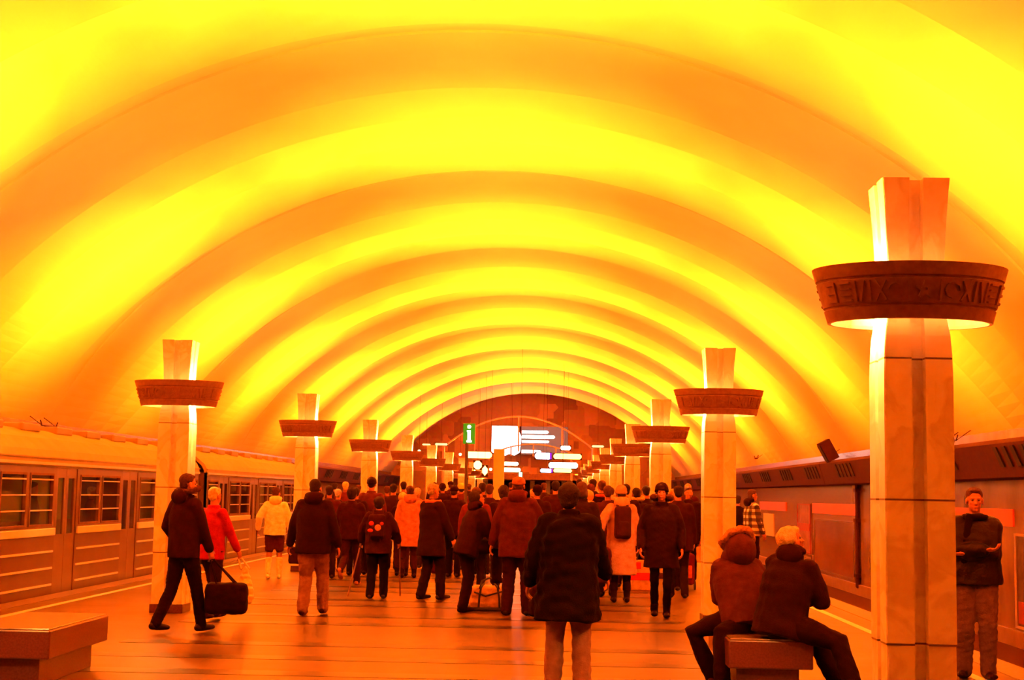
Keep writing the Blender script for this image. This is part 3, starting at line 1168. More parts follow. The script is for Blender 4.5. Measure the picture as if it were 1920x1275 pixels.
def person(label, px, fy, hy=None, h=None, face=0.0, lod=1, group=None, base=None,
           hip=None, lean=0.0, bend=0.0, ank=None, foot=None, wri=None, kneepole=None, elbpole=None, world=False,
           head=(0, 0), coat=(.05, .02, .02), hem=.86, bulk=1.0, flare=0.0, hood=None, hoodfur=None, hood_up=False, coatmat=None, collar=True, scarf=None,
           legs=(.03, .015, .015), legr=1.0, skirt=False, shorts=None, boots=None, shoe=(.02, .01, .01),
           hair='dark', style='short', hat=None, hatcol=(.02, .01, .01), wrinkle=1.0, fold=.006):
    """px, fy: where the feet stand in the frame; hy: top of the head there.  Local frame: x right, y ahead, z up."""
    b = Vector(base) if base is not None else at_floor(px, fy)
    if h is None:
        v = ray(px, hy); h = CAMZ + v.z * (b.y / v.y)
    S = h / 1.75
    root = empty('person', (b.x, b.y, b.z), math.radians(face))
    root.scale = (S, S, S)
    fr = math.radians(face)

    def L(p):                    # world offset -> local
        p = Vector(p)
        if world:
            c, s_ = math.cos(-fr), math.sin(-fr)
            p = Vector((p.x * c - p.y * s_, p.x * s_ + p.y * c, p.z))
            p /= S
        return p
    hp = Vector((0, 0, .93)) if hip is None else L(hip)
    ank = ank or [(-.10, .05, .085), (.10, -.04, .085)]
    ank = [L(a) for a in ank]
    wri = wri or [(-.25, .04, .86), (.25, .04, .86)]
    wri = [L(a) for a in wri]
    kneepole = [L(k) for k in (kneepole or [(0, 1, .1), (0, 1, .1)])] if not world or kneepole is None else [L(k) for k in kneepole]
    if world and not kneepole:
        kneepole = [Vector((0, 1, .1))] * 2
    epl = [Vector(k) for k in (elbpole or [(-.5, -1, -.2), (.5, -1, -.2)])]
    foot = foot or [0, 0]        # toe yaw offsets (deg)
    RL = Matrix.Rotation(-math.radians(lean), 3, 'X') @ Matrix.Rotation(math.radians(bend), 3, 'Y')
    up = RL @ Vector((0, 0, 1)); fw = RL @ Vector((0, 1, 0)); rt = RL @ Vector((1, 0, 0))
    waist = hp + up * .14
    chest = hp + up * .36
    shc = hp + up * .49
    neck = hp + up * .575 + fw * .012
    sh = [shc - rt * .175, shc + rt * .175]
    hj = [hp - rt * .09, hp + rt * .09]
    HR = Matrix.Rotation(math.radians(head[0]), 3, 'Z') @ Matrix.Rotation(-math.radians(head[1]), 3, 'X')
    hc = neck + HR @ Vector((0, .02, .135))
    knees, ankles = [], []
    for i in (0, 1):
        k, a = ik(hj[i], ank[i], .44, .42, kneepole[i]); knees.append(k); ankles.append(a)
    elbs, wrs = [], []
    for i in (0, 1):
        e, w_ = ik(sh[i], wri[i], .285, .255, epl[i]); elbs.append(e); wrs.append(w_)
    hd = HR.to_4x4()
    vox = {0: .0065, 1: .011, 2: .022}[lod]
    ns = 16 if lod < 2 else 10

    # --- body, one continuous skin
    B = MB()
    B.tube([hp - up * .05, hp + up * .02, waist, chest, shc - up * .01, neck - up * .04], [(.13, .09), (.15, .10), (.125, .085), (.145, .10), (.15, .075), (.06, .055)], rt, ns)
    B.tube([neck - up * .06, neck, hc - HR @ Vector((0, .02, .03))], [.058, .053, .052], rt, 12)
    for i in (0, 1):
        lg = .92 * min(1.0, legr)
        B.tube([hj[i], hj[i] * .5 + knees[i] * .5, knees[i], knees[i] * .6 + ankles[i] * .4, ankles[i]], [.085 * lg, .070 * lg, .050 * lg, .048 * lg, .033 * lg], rt, 12)
        d = (knees[i] - ankles[i]); d.z = 0
        B.tube([sh[i] + rt * (.02 if i == 0 else -.02), sh[i] * .5 + elbs[i] * .5, elbs[i], elbs[i] * .6 + wrs[i] * .4, wrs[i]], [.05, .045, .038, .036, .026], fw, 12)
        # hand: palm, four fingers, thumb
        dr = (wrs[i] - elbs[i]).normalized()
        ref = fw - dr * fw.dot(dr)
        if ref.length < .15:
            ref = up - dr * up.dot(dr)
        ref.normalize()                       # thumb side
        nrm = dr.cross(ref) * (1 if i == 0 else -1)    # palm faces the body
        B.tube([wrs[i], wrs[i] + dr * .04, wrs[i] + dr * .085], [(.027, .02), (.038, .017), (.040, .015)], ref, 12)
        if lod < 2:
            for q, ln in enumerate((.070, .078, .072, .056)):
                o_ = ref * (.031 - q * .0205)
                p0 = wrs[i] + dr * .088 + o_
                p1 = p0 + dr * (ln * .42) + nrm * .010
                p2 = p1 + dr * (ln * .28) + nrm * .020
                p3 = p2 + dr * (ln * .12) + nrm * .022
                B.tube([p0 - dr * .01, p1, p2, p3], [.0098, .0092, .0085, .0075], ref, 8)
            t0 = wrs[i] + dr * .03 + ref * .025
            B.tube([t0, t0 + ref * .025 + dr * .022 + nrm * .008, t0 + ref * .034 + dr * .052 + nrm * .016], [.013, .011, .009], nrm, 8)
        else:
            B.tube([wrs[i] + dr * .08, wrs[i] + dr * .15 + nrm * .02], [(.034, .014), (.026, .011)], ref, 8)
    # head
    H3 = lambda p: hc + HR @ Vector(p)
    B.ell(H3((0, -.018, .035)), (.072, .088, .082), hd)
    B.ell(H3((0, .012, -.035)), (.058, .066, .078), hd)
    B.ell(H3((0, .052, -.085)), (.026, .022, .022), hd)
    if lod < 2:
        B.ell(H3((0, .060, .022)), (.052, .018, .012), hd, 10, 6)          # brow
        B.tube([H3((0, .066, .022)), H3((0, .083, -.018)), H3((0, .090, -.030))], [.0085, .011, .013], HR @ Vector((1, 0, 0)), 8)
        for s in (-1, 1):
            B.ell(H3((s * .036, .052, -.020)), (.020, .016, .016), hd, 8, 6)  # cheek
            B.ell(H3((s * .074, -.008, -.008)), (.010, .020, .032), hd, 8, 6)  # ear
        B.ell(H3((0, .073, -.056)), (.022, .009, .006), hd, 8, 6)
        B.ell(H3((0, .072, -.066)), (.019, .009, .006), hd, 8, 6)
    body = B.remesh('body', M_SKIN, root, vox, 1 if lod < 2 else 1)
    if lod < 2 and style != 'back':
        for s in (-1, 1):
            e = MB().ell(H3((s * .029, .0625, .006)), (.0125, .0125, .0085), hd, 10, 8).build('eye', M_EYE, body, True)
            MB().ell(H3((s * .029, .0705, .006)), (.0062, .0062, .0062), hd, 8, 6).build('iris', M_IRIS, body, True)
        MB().ell(H3((0, .080, -.061)), (.021, .0055, .0065), hd, 10, 6).build('mouth', M_LIP, body, True)

    # --- hair
    hm = mat('hair_' + hair, HAIRS[hair], .8, .35, 30, .8, 120, spec=.25)
    if hat != 'hood' and style != 'bald':
        Hh = MB()
        Hh.ell(H3((0, -.028, .052)), (.080, .090, .078), hd)
        if style == 'short':
            Hh.ell(H3((0, -.058, -.005)), (.066, .052, .062), hd)
            Hh.ell(H3((0, .028, .088)), (.052, .042, .026), hd)
        elif style == 'bob':
            Hh.ell(H3((0, -.052, -.025)), (.086, .068, .098), hd)
            for s in (-1, 1):
                Hh.ell(H3((s * .062, -.018, -.035)), (.026, .050, .080), hd)
            Hh.ell(H3((0, .032, .085)), (.060, .044, .030), hd)
        elif style == 'long':
            Hh.ell(H3((0, -.060, -.06)), (.078, .055, .13), hd)
            Hh.ell(H3((0, -.072, -.17)), (.070, .035, .10), hd)
            for s in (-1, 1):
                Hh.ell(H3((s * .062, -.020, -.05)), (.022, .045, .10), hd)
        elif style == 'fluffy':
            Hh.ell(H3((0, -.045, .03)), (.096, .092, .092), hd)
            Hh.ell(H3((0, -.06, -.03)), (.08, .06, .07), hd)
            Hh.ell(H3((0, .038, .082)), (.062, .046, .032), hd)
        Hh.remesh('hair', hm, root, max(vox, .009), 1, .0028 if style != 'fluffy' else .006, (16, 16, 10), len(label))
    if hat == 'beanie':
        K = MB()
        K.ell(H3((0, -.020, .060)), (.090, .102, .088), hd)
        K.tube([H3((0, -.015, .015)), H3((0, -.020, .045))], [(.094, .105), (.094, .105)], HR @ Vector((1, 0, 0)), 20, False)
        K.remesh('hat', fabric(*hatcol), root, max(vox, .01), 1, .002, (10, 10, 30), 3)
    elif hat == 'cap':
        K = MB()
        K.ell(H3((0, -.020, .062)), (.088, .102, .068), hd)
        K.tube([H3((0, -.015, .035)), H3((0, -.018, .055))], [(.091, .104), (.091, .104)], HR @ Vector((1, 0, 0)), 20, False)
        K.ell(H3((0, .100, .048)), (.068, .062, .010), (HR @ Matrix.Rotation(-.18, 3, 'X')).to_4x4())
        K.remesh('hat', fabric(*hatcol), root, max(vox, .009), 1, .0015, seed=3)
    elif hat == 'pompom':
        K = MB()
        K.ell(H3((0, -.020, .060)), (.094, .104, .092), hd)
        K.ell(H3((0, -.03, .165)), (.034, .034, .034), hd)
        K.remesh('hat', fabric(*hatcol), root, max(vox, .01), 1, .003, (14, 14, 14), 3)
    elif hat == 'round':
        K = MB()
        K.ell(H3((0, -.026, .040)), (.108, .114, .112), hd)
        K.remesh('hat', fabric(*hatcol), root, max(vox, .012), 1, .005, (12, 12, 12), 3)

    # --- trousers or skirt
    tv = max(vox, .013)
    if not skirt:
        T = MB()
        T.tube([hp + up * .10, hp, hp - up * .07], [(.155, .115), (.175, .125), (.14, .11)], rt, ns)
        for i in (0, 1):
            g = legr
            if shorts:
                T.tube([hj[i], hj[i] * .5 + knees[i] * .5, knees[i] * .85 + hj[i] * .15], [.105, .098, .088], rt, 12)
            else:
                e = ankles[i] + (ankles[i] - knees[i]).normalized() * (.03 if boots is None else -.1)
                T.tube([hj[i], hj[i] * .5 + knees[i] * .5, knees[i], knees[i] * .5 + e * .5, e], [.100 * g, .090 * g, .072 * g, .068 * g, .062 * g], rt, 12)
        T.remesh('trousers' if not shorts else 'shorts', fabric(*(shorts or legs)), root, tv, 2, .006 * wrinkle, (7, 7, 13), 5 + len(label))
        if shorts:
            T = MB()
            for i in (0, 1):
                T.tube([hj[i] * .5 + knees[i] * .5, knees[i], ankles[i]], [.079, .06, .042], rt, 12)
            T.remesh('tights', fabric(*legs), root, tv, 1)
    else:
        T = MB()
        for i in (0, 1):
            T.tube([hj[i], knees[i], knees[i] * .5 + ankles[i] * .5, ankles[i]], [.09, .060, .056, .040], rt, 12)
        T.remesh('tights', fabric(*legs), root, tv, 1)
    # --- shoes
    for i in (0, 1):
        a = ankles[i]
        sv = a - knees[i]
        fd = Vector((math.sin(-math.radians(foot[i])), math.cos(math.radians(foot[i])), 0))
        # a foot that is lifted points its toe down
        lift = max(0.0, a.z - .10)
        pitch = min(1.25, lift * 4.2) if hip is None else 0
        fd2 = (fd * math.cos(pitch) - Vector((0, 0, 1)) * math.sin(pitch)).normalized()
        dn = Vector((0, 0, -1)) * math.cos(pitch) - fd * math.sin(pitch)
        f0 = a + dn * .045
        sd = fd2.cross(Vector((0, 0, 1)) if abs(fd2.z) < .9 else fd).normalized()
        K = MB()
        K.tube([f0 - fd2 * .055, f0 + fd2 * .02, f0 + fd2 * .11, f0 + fd2 * .165], [(.038, .040), (.042, .042), (.048, .034), (.040, .026)], sd, 12)
        K.tube([a + (knees[i] - a).normalized() * (.30 if boots else .06), a + (knees[i] - a).normalized() * .10, f0], [(.066, .066) if boots else (.050, .050), .055, .044], sd, 12)
        K.remesh('boot' if boots else 'shoe', fabric(*(boots or shoe), rough=.5), root, max(vox, .01), 1)

    # --- coat
    J = MB()
    k = bulk
    hemd = .93 - hem                 # distance below the hip joint
    dn = -up if hip is None else -up
    seg = [neck - up * .035, shc - up * .0, chest, waist, hp]
    rad = [(.085 * k, .080 * k), (.165 * k, .108 * k), (.195 * k, .142 * k), (.185 * k, .138 * k), (.195 * k, .145 * k)]
    if hemd > 0:
        nst = 3 if hemd > .2 else 2
        for q in range(1, nst):
            t = q / (nst - 1)
            seg.append(hp + dn * hemd * t)
            rad.append(((.195 + flare * t) * k, (.145 + flare * t * .8) * k))
    J.tube(seg, rad, rt, 22, caps=False)
    for i in (0, 1):
        J.tube([sh[i] + rt * (.03 if i == 0 else -.03), sh[i] * .45 + elbs[i] * .55, elbs[i], elbs[i] * .45 + wrs[i] * .55, wrs[i] - (wrs[i] - elbs[i]).normalized() * .005],
               [.082 * k, .071 * k, .064 * k, .056 * k, .047 * k], fw, 12)
    if collar:
        J.tube([neck - up * .055, neck + up * .022], [(.092, .088), (.084, .082)], rt, 16, False)
    cm = coatmat or fabric(*coat)
    J.remesh('coat' if hem < .72 else 'jacket', cm, root, max(vox, .013), 2, fold * wrinkle, (6, 6, 9), len(label) * 3)
    if hood_up:
        Q = MB()
        Q.ell(H3((0, -.03, .03)), (.150, .160, .160), hd)
        Q.ell(neck - fw * .05, (.16, .12, .11), RL.to_4x4())
        Q.remesh('hood', fabric(*hood), root, max(vox, .013), 1, .007, seed=4)
        Q = MB()
        pts = [H3((.140 * math.sin(a), .085, .03 + .150 * math.cos(a))) for a in [-2.6 + 5.2 * j / 14 for j in range(15)]]
        Q.tube(pts, [.036] * 15, HR @ Vector((0, 1, 0)), 10)
        Q.remesh('fur_trim', fur(*hoodfur), root, max(vox, .012), 1, .010, (20, 20, 20), 9)
        hood = hoodfur = None
    if hood:
        Q = MB()
        Q.ell(neck - fw * .105 + up * .0, (.125, .062, .092), RL.to_4x4())
        Q.ell(neck - fw * .055 + up * .045, (.13, .085, .052), RL.to_4x4())
        Q.remesh('hood', fabric(*hood), root, max(vox, .013), 1, .005, seed=4)
    if hoodfur:
        Q = MB()
        pts = []
        for j in range(15):
            a = -2.5 + 5.0 * j / 14
            pts.append(neck + rt * (.135 * math.sin(a)) - fw * (.115 * math.cos(a) - .005) + up * (.075 - .02 * math.cos(a)))
        Q.tube(pts, [.034] * 15, up, 10)
        Q.remesh('fur_trim', fur(*hoodfur), root, max(vox, .012), 1, .010, (20, 20, 20), 9)
    if scarf:
        Q = MB()
        pts = [neck + rt * (.098 * math.sin(a)) + fw * (.094 * math.cos(a)) - up * .02 for a in [j * 2 * PI / 12 for j in range(13)]]
        Q.tube(pts, [.032] * 13, up, 10)
        Q.tube([neck + fw * .1 + rt * .05, chest + fw * .15 + rt * .08, waist + fw * .15 + rt * .10], [(.04, .018)] * 3, rt, 10)
        Q.remesh('scarf', fabric(*scarf), root, max(vox, .011), 1, .003, seed=8)
    tag(root, label, 'person', group)
    # hand positions in world space, for things held
    M = Matrix.Translation(b) @ Matrix.Rotation(fr, 4, 'Z') @ Matrix.Scale(S, 4)
    root['category'] = 'person'
    return [M @ (wrs[i] + (wrs[i] - elbs[i]).normalized() * .10) for i in (0, 1)], M, S, (neck, chest, waist, hp, RL)


def bag(label, cat, name, grip, c, size, col, style='duffel', yaw=0.0, group=None, strapcol=None):
    """a bag whose body centre is c and whose handles run up to grip"""
    c = Vector(c)
    r = empty(name, (c.x, c.y, c.z), yaw)
    wx, wy, wz = [q / 2 for q in size]
    b = MB()
    if style == 'plastic':
        b.tube([(0, 0, wz * 1.0), (0, 0, wz * .55), (0, 0, 0), (.01, 0, -wz * .7), (0, 0, -wz * .95)],
               [(wx * .22, wy * .3), (wx * .5, wy * .6), (wx * .82, wy), (wx * 1.0, wy), (wx * .85, wy * .8)], (1, 0, 0), 18)
        b.remesh('bag_body', mat(name + '_film', col, .45, .08, 8, .3, 25), r, .008, 1, .009, (9, 9, 16), 2)
    else:
        b.bbox(-wx, wx, -wy, wy, -wz, wz, min(wx, wy, wz) * .45)
        b.remesh('bag_body', fabric(*col), r, max(.01, min(wx, wy) * .08), 3, .006, (8, 8, 8), 5)
    if grip is not None:
        cy, sy = math.cos(-yaw), math.sin(-yaw)
        g = Vector(grip) - c
        g = Vector((g.x * cy - g.y * sy, g.x * sy + g.y * cy, g.z))
        sc_ = fabric(*(strapcol or [q * .8 for q in col]))
        for s in (-1, 1):
            MB().tube([(-wx * .45, s * wy * .7, wz * .9), (g.x - .02, g.y, g.z - .02), (g.x + .02, g.y, g.z - .02), (wx * .45, s * wy * .7, wz * .9)], [.010] * 4, n=8).build('handle', sc_, r)
    tag(r, label, cat, group)
    return r


# ---------- nearest figures
BR = (.055, .012, .010)
DK = (.028, .008, .007)
h1, M1, S1, _ = person('man in dark fur-collared jacket striding past the first left column with a black bag', 338, 1187, 890, face=-38, lod=0,
    ank=[(-.07, -.28, .13), (.08, .22, .09)], wri=[(-.30, .16, .98), (.19, .26, .80)], head=(-18, 0), coat=(.05, .012, .012), hem=.83, bulk=1.08,
    hoodfur=(.10, .035, .03), hood=(.05, .014, .014), legs=(.022, .006, .006), hair='brown', style='short')
g1 = h1[1]
bag('black duffel bag with long handles carried by the striding man', 'bag', 'duffel_bag', g1, (g1.x + .17, g1.y + .02, .375), (.46, .24, .34), (.028, .008, .008), yaw=.12)
h2, *_ = person('blond person in a red jacket walking beside the man with the duffel bag', 392, 1163, 915, face=-30, lod=1,
    ank=[(-.09, .22, .1), (.09, -.2, .12)], wri=[(-.24, .1, .9), (.26, .22, .92)], coat=(.31, .007, .006), hem=.80, legs=(.05, .02, .02), hair='blond', style='short', shoe=(.03, .01, .01))
g2 = h2[1]
bag('white plastic carrier bag held by the person in the red jacket', 'bag', 'plastic_bag', g2, (g2.x + .07, g2.y, g2.z - .33), (.22, .12, .42), (.85, .62, .48), 'plastic', yaw=.1)

h3, *_ = person('person in a bright white jacket, brown shorts and white boots by the train', 512, 1085, 915, face=6, lod=1,
    ank=[(-.10, -.04, .09), (.10, .1, .085)], wri=[(-.33, .02, .95), (.33, .05, .84)], coat=(.95, .85, .75), hem=.84, bulk=1.1, hood=(.95, .7, .5), shorts=(.16, .05, .04), legs=(.3, .13, .09),
    boots=(.95, .82, .65), hair='brown', style='short', head=(-15, 0))
bag('dark handbag carried by the person in the white jacket', 'bag', 'handbag', h3[1], (h3[1].x + .06, h3[1].y, h3[1].z - .32), (.22, .14, .30), (.06, .02, .018))

person('broad man in dark jacket and grey trousers walking away, left of centre', 583, 1154, 900, face=-4, lod=0,
    ank=[(-.085, -.12, .095), (.11, .18, .10)], wri=[(-.35, .10, .86), (.34, .02, .84)], coat=(.038, .010, .010), hem=.80, bulk=1.22, legs=(.20, .095, .06), legr=1.22,
    hair='dark', style='short', hood=(.038, .010, .010), shoe=(.05, .015, .012))
person('dark clad walker whose raised pale soled foot shows beside the grey trousered man', 655, 1098, 915, face=-5, lod=1,
    ank=[(-.08, -.42, .30), (.10, .16, .09)], wri=[(-.28, .1, .9), (.28, .1, .9)], coat=(.06, .014, .013), hem=.82, bulk=1.15, legs=(.06, .018, .015), hair='dark', style='fluffy', shoe=(.35, .13, .08))
person('person in a black beanie and brown jacket behind the red patterned backpack', 692, 1078, 897, face=0, lod=1,
    coat=(.20, .07, .05), hem=.82, bulk=1.08, legs=(.04, .015, .015), hat='beanie', hatcol=(.03, .01, .01))
hs, Ms, Ss, sp_ = person('short walker with a red patterned backpack and two walking sticks', 706, 1123, 932, face=0, lod=1,
    ank=[(-.12, .0, .09), (.11, .06, .09)], wri=[(-.33, .24, .98), (.33, .24, .98)], coat=(.06, .014, .012), hem=.78, bulk=1.2, legs=(.012, .004, .004), legr=1.15, hair='dark', style='fluffy')


def walking_stick(top, foot_, lab):
    r = empty('walking_stick', foot_)
    d = Vector(top) - Vector(foot_)
    MB().tube([(0, 0, .01), d], [.009, .011], n=8).build('shaft', mat('stick_metal', (.25, .1, .07), .4), r)
    MB().tube([d * .96, d * 1.05], [.017, .017], n=8).build('grip', M_RUBBER, r)
    tag(r, lab, 'walking stick', 'walking sticks of the backpack walker')


f0 = at_floor(652, 1119); walking_stick(hs[0], f0, 'left walking stick planted beside the backpack walker')
f0 = at_floor(750, 1118); walking_stick(hs[1], f0, 'right walking stick planted beside the backpack walker')


def backpack(M, S, fit, label, col, patch=None, patchcol=None, size=(.30, .16, .42), drop=.20):
    neck, chest, waist, hp, RL = fit
    c = chest - (RL @ Vector((0, 1, 0))) * .225 + (RL @ Vector((0, 0, 1))) * (.16 - drop)
    wc = M @ c
    r = empty('backpack', wc)
    r.rotation_euler = M.to_euler()
    r.scale = (S, S, S)
    wx, wy, wz = [q / 2 for q in size]
    MB().bbox(-wx, wx, -wy, wy, -wz, wz, .06).remesh('pack_body', fabric(*col), r, .012, 2, .005, seed=3)
    MB().bbox(-wx * .7, wx * .7, -wy - .045, -wy + .02, -wz * .85, wz * .1, .03).remesh('front_pocket', fabric(*col), r, .011, 2, .003, seed=4)
    for s in (-1, 1):
        MB().tube([(s * wx * .55, wy * .7, wz * .9), (s * wx * .62, wy + .10, wz + .07), (s * wx * .62, wy + .26, wz * .6)], [(.022, .008)] * 3, (1, 0, 0), 8).build('strap', fabric(*col), r)
    if patch:
        for n_, (x, z, rx, rz, cc) in enumerate(patch):
            MB().ell((x, -wy - (.045 if z < .02 else .0), z), (rx, .012, rz)).build('patch', fabric(*cc), r, True)
    tag(r, label, 'backpack')


backpack(Ms, Ss, sp_, 'dark backpack with red and pink flower patches on the stick walker', (.06, .014, .012),
         [(.03, -.02, .055, .055, (.55, .16, .10)), (-.09, .05, .045, .04, (.35, .02, .012)), (-.10, -.07, .05, .03, (.4, .03, .012)), (.09, .05, .035, .03, (.3, .03, .02))])

person('person in a pale orange coat partly hidden behind the tall grey haired man', 765, 1084, 912, face=10, lod=1,
    ank=[(-.12, .0, .09), (.12, .05, .09)], coat=(.42, .15, .09), hem=.60, bulk=1.1, legs=(.10, .04, .03), boots=(.03, .01, .01), hair='brown', style='short', hood=(.42, .12, .08))
person('person in a round beige knit hat between the backpack walker and tall dark coat', 752, 1080, 926, face=0, lod=1,
    coat=(.045, .012, .012), hem=.8, bulk=1.1, legs=(.12, .05, .035), boots=(.03, .01, .01), hat='round', hatcol=(.75, .42, .25))
person('tall grey haired man in a long dark coat with reddish scarf, standing side on', 806, 1124, 908, face=-48, lod=0,
    ank=[(-.10, -.10, .085), (.10, .12, .085)], foot=[0, 0], wri=[(-.22, .12, .88), (.24, .22, .92)], coat=(.036, .010, .010), hem=.66, bulk=1.2, flare=.03,
    legs=(.026, .008, .008), legr=1.15, hair='grey', style='short', scarf=(.5, .11, .05))
bag('reddish brown travel bag beside the tall man in the long coat', 'bag', 'travel_bag', None, (at_floor(828, 1077).x, at_floor(828, 1077).y, .19), (.42, .2, .36), (.15, .035, .025), yaw=.1)
person('dark clad person standing behind the leaning bag searcher', 848, 1082, 912, face=-10, lod=1, coat=(.05, .013, .012), hem=.80, bulk=1.15, legs=(.02, .007, .007), hat='cap', hatcol=(.04, .012, .012))
person('person in a pale knit cap behind the tall grey haired man', 862, 1052, 908, face=12, lod=1, coat=(.20, .06, .04), hem=.8, legs=(.03, .01, .01), hat='beanie', hatcol=(.9, .6, .3))

# the bag searcher: right knee raised, a bag on the thigh, leaning over it
hz, Mz, Sz, _ = person('person in dark coat leaning over a bag balanced on one raised knee', 874, 1149, 912, h=1.62, face=-62, lod=0, lean=16,
    hip=(0, 0, .93), ank=[(-.08, -.02, .085), (.10, .42, .50)], kneepole=[(0, 1, 0), (0, .3, 1)], wri=[(-.12, .40, 1.0), (.16, .42, .98)],
    coat=(.045, .011, .010), hem=.80, bulk=1.2, legs=(.030, .009, .008), legr=1.2, hair='dark', style='fluffy', hood=(.05, .012, .011), head=(0, -18), shoe=(.03, .009, .008))
cz = Mz @ Vector((.07, .36, .985))
bag('tan open bag resting on the raised knee of the leaning person', 'bag', 'shoulder_bag', None, cz, (.30, .20, .14), (.22, .09, .05), yaw=-.9)

# pale holdall with black straps on the floor
b0 = at_floor(915, 1146)
r = empty('holdall', (b0.x, b0.y + .15, 0), .08)
MB().bbox(-.27, .27, -.16, .16, .015, .33, .09).remesh('bag_body', fabric(.62, .36, .24), r, .012, 2, .008, (6, 6, 6), 5)
MB().bbox(-.275, .275, -.165, .165, .0, .05, .02).build('base_panel', M_RUBBER, r)
for x in (-.14, .14):
    MB().tube([(x, -.17, .05), (x * .95, -.172, .18), (x * .8, -.15, .31), (x * .5, -.08, .36)], [(.014, .006)] * 4, (1, 0, 0), 8).build('strap', M_RUBBER, r)
MB().tube([(-.13, -.15, .30), (-.10, -.16, .40), (0, -.15, .44), (.10, -.16, .40), (.13, -.15, .30)], [.012] * 5, n=8).build('handle', M_RUBBER, r)
MB().tube([(-.20, -.165, .25), (-.05, -.175, .20), (.2, -.165, .27)], [(.010, .005)] * 3, (0, 0, 1), 8).build('cross_strap', M_RUBBER, r)
tag(r, 'pale holdall with black straps on the floor between the crowd', 'bag')

person('large man in a brown hooded jacket and cap standing with a bag at his feet', 968, 1154, 896, face=-6, lod=0,
    ank=[(-.13, .0, .085), (.13, .03, .085)], wri=[(-.34, .05, .90), (.22, .34, 1.12)], coat=(.145, .038, .026), hem=.74, bulk=1.26, legs=(.055, .014, .012), legr=1.2, hood=(.16, .042, .028),
    hair='brown', hat='cap', hatcol=(.30, .10, .06))
person('dark haired person half hidden left of the man in the brown jacket', 941, 1118, 911, face=0, lod=1, coat=(.05, .014, .012), hem=.8, bulk=1.1, legs=(.03, .01, .01), hair='dark', style='fluffy')
bag('dark bag at the feet of the man in the brown jacket', 'bag', 'travel_bag', None, (at_floor(978, 1156).x + .25, at_floor(978, 1156).y - .1, .21), (.3, .22, .40), (.035, .01, .01), yaw=.3)

# foreground man
hf, Mf, Sf, _ = person('foreground man in a shaggy black coat and faded grey jeans, seen from behind', 1062, 1303, 908, face=-7, lod=0,
    ank=[(-.13, .05, .09), (.13, -.02, .09)], foot=[12, -10], wri=[(-.34, .08, .92), (.30, .30, .96)], coat=(.016, .005, .005), hem=.62, bulk=1.34, flare=.02, collar=True,
    legs=(.20, .095, .06), legr=1.18, hair='dark', style='fluffy', fold=.011, shoe=(.06, .02, .015), wrinkle=1.3)
person('woman with a red hairband holding something before her, just beyond the foreground man', 1088, 1140, 905, face=-10, lod=1, coat=(.035, .01, .01), hem=.7, bulk=1.1, legs=(.05, .015, .012),
    hair='brown', style='bob', hat=None)
person('person in a red jacket and large round pale hat with a red band', 1100, 1110, 922, face=0, lod=1, coat=(.60, .03, .02), hem=.82, bulk=.95, legs=(.05, .015, .012), hat='round', hatcol=(.80, .36, .22), hood=(.7, .28, .18))
c = at_depth(1150, 1040, 19.5)
hb = bag('very large brown shoulder bag carried in the crowd right of the foreground man', 'bag', 'large_bag', None, c, (.46, .24, .52), (.13, .030, .022), yaw=.1)
h4, M4, S4, f4 = person('person in a grey beanie and pale fur-hooded coat with a brown backpack', 1163, 1130, 913, face=4, lod=1,
    ank=[(-.10, .0, .09), (.10, .0, .09)], wri=[(-.36, -.14, .98), (.27, .05, .86)], coat=(.40, .17, .11), hem=.42, bulk=1.12, flare=.03, legs=(.04, .012, .01), boots=(.035, .01, .009),
    hat='beanie', hatcol=(.38, .2, .13), hoodfur=(.75, .42, .26), hood=(.45, .2, .13))
hb.location = (h4[0].x - .02, h4[0].y - .10, h4[0].z - .30)
for s in (-1, 1):
    MB().tube([(-.15, s * .08, .23), (-.04, s * .05, .34), (.08, s * .05, .34), (.15, s * .08, .23)], [.013] * 4, n=8).build('handle', fabric(.09, .02, .015), hb)
backpack(M4, S4, f4, 'narrow brown backpack on the person in the grey beanie', (.085, .022, .016), size=(.26, .12, .50), drop=.24)

person('woman in a dark fur-trimmed coat and thin black leggings walking towards the camera', 1239, 1159, 909, face=176, lod=0,
    ank=[(-.075, .05, .09), (.085, -.06, .10)], wri=[(-.27, .10, .92), (.27, .10, .92)], coat=(.036, .010, .010), hem=.66, bulk=1.12, flare=.02, legs=(.012, .004, .004), legr=.82,
    hair='dark', style='bob', hat='beanie', hatcol=(.035, .010, .010), hoodfur=(.14, .05, .035), shoe=(.02, .006, .006), head=(0, -4))
person('person in a pale fur collar and dark coat behind the approaching woman', 1192, 1100, 916, face=8, lod=1, coat=(.055, .015, .013), hem=.6, bulk=1.12, legs=(.03, .01, .01), hair='dark', style='short', hoodfur=(.85, .5, .3))
person('dark haired person in a dark jacket with red collar beside the pale pylon side crowd', 1127, 1085, 902, face=15, lod=1, coat=(.03, .009, .009), hem=.8, legs=(.02, .007, .007), hair='brown', style='short', scarf=(.4, .05, .03))
hq, *_ = person('dark figure standing close against the second right column', 1290, 1090, 914, face=170, lod=1, coat=(.050, .013, .012), hem=.7, bulk=1.18, legs=(.014, .005, .005), hair='brown', style='short', head=(20, 0))
bag('pale paper bag held by the dark figure beside the second right column', 'bag', 'paper_bag', hq[0], (hq[0].x - .02, hq[0].y - .05, hq[0].z - .28), (.18, .10, .30), (.6, .32, .2), strapcol=(.3, .1, .07))
c = at_floor(1283, 1106)
r = empty('shopping_trolley', (c.x, c.y, 0))
MB().bbox(-.17, .17, -.13, .13, .09, .62, .05).remesh('bag_body', fabric(.28, .035, .025), r, .013, 2, .006, seed=2)
MB().bbox(-.12, .12, -.15, -.12, .2, .42, .02).build('front_pocket', fabric(.5, .1, .06), r)
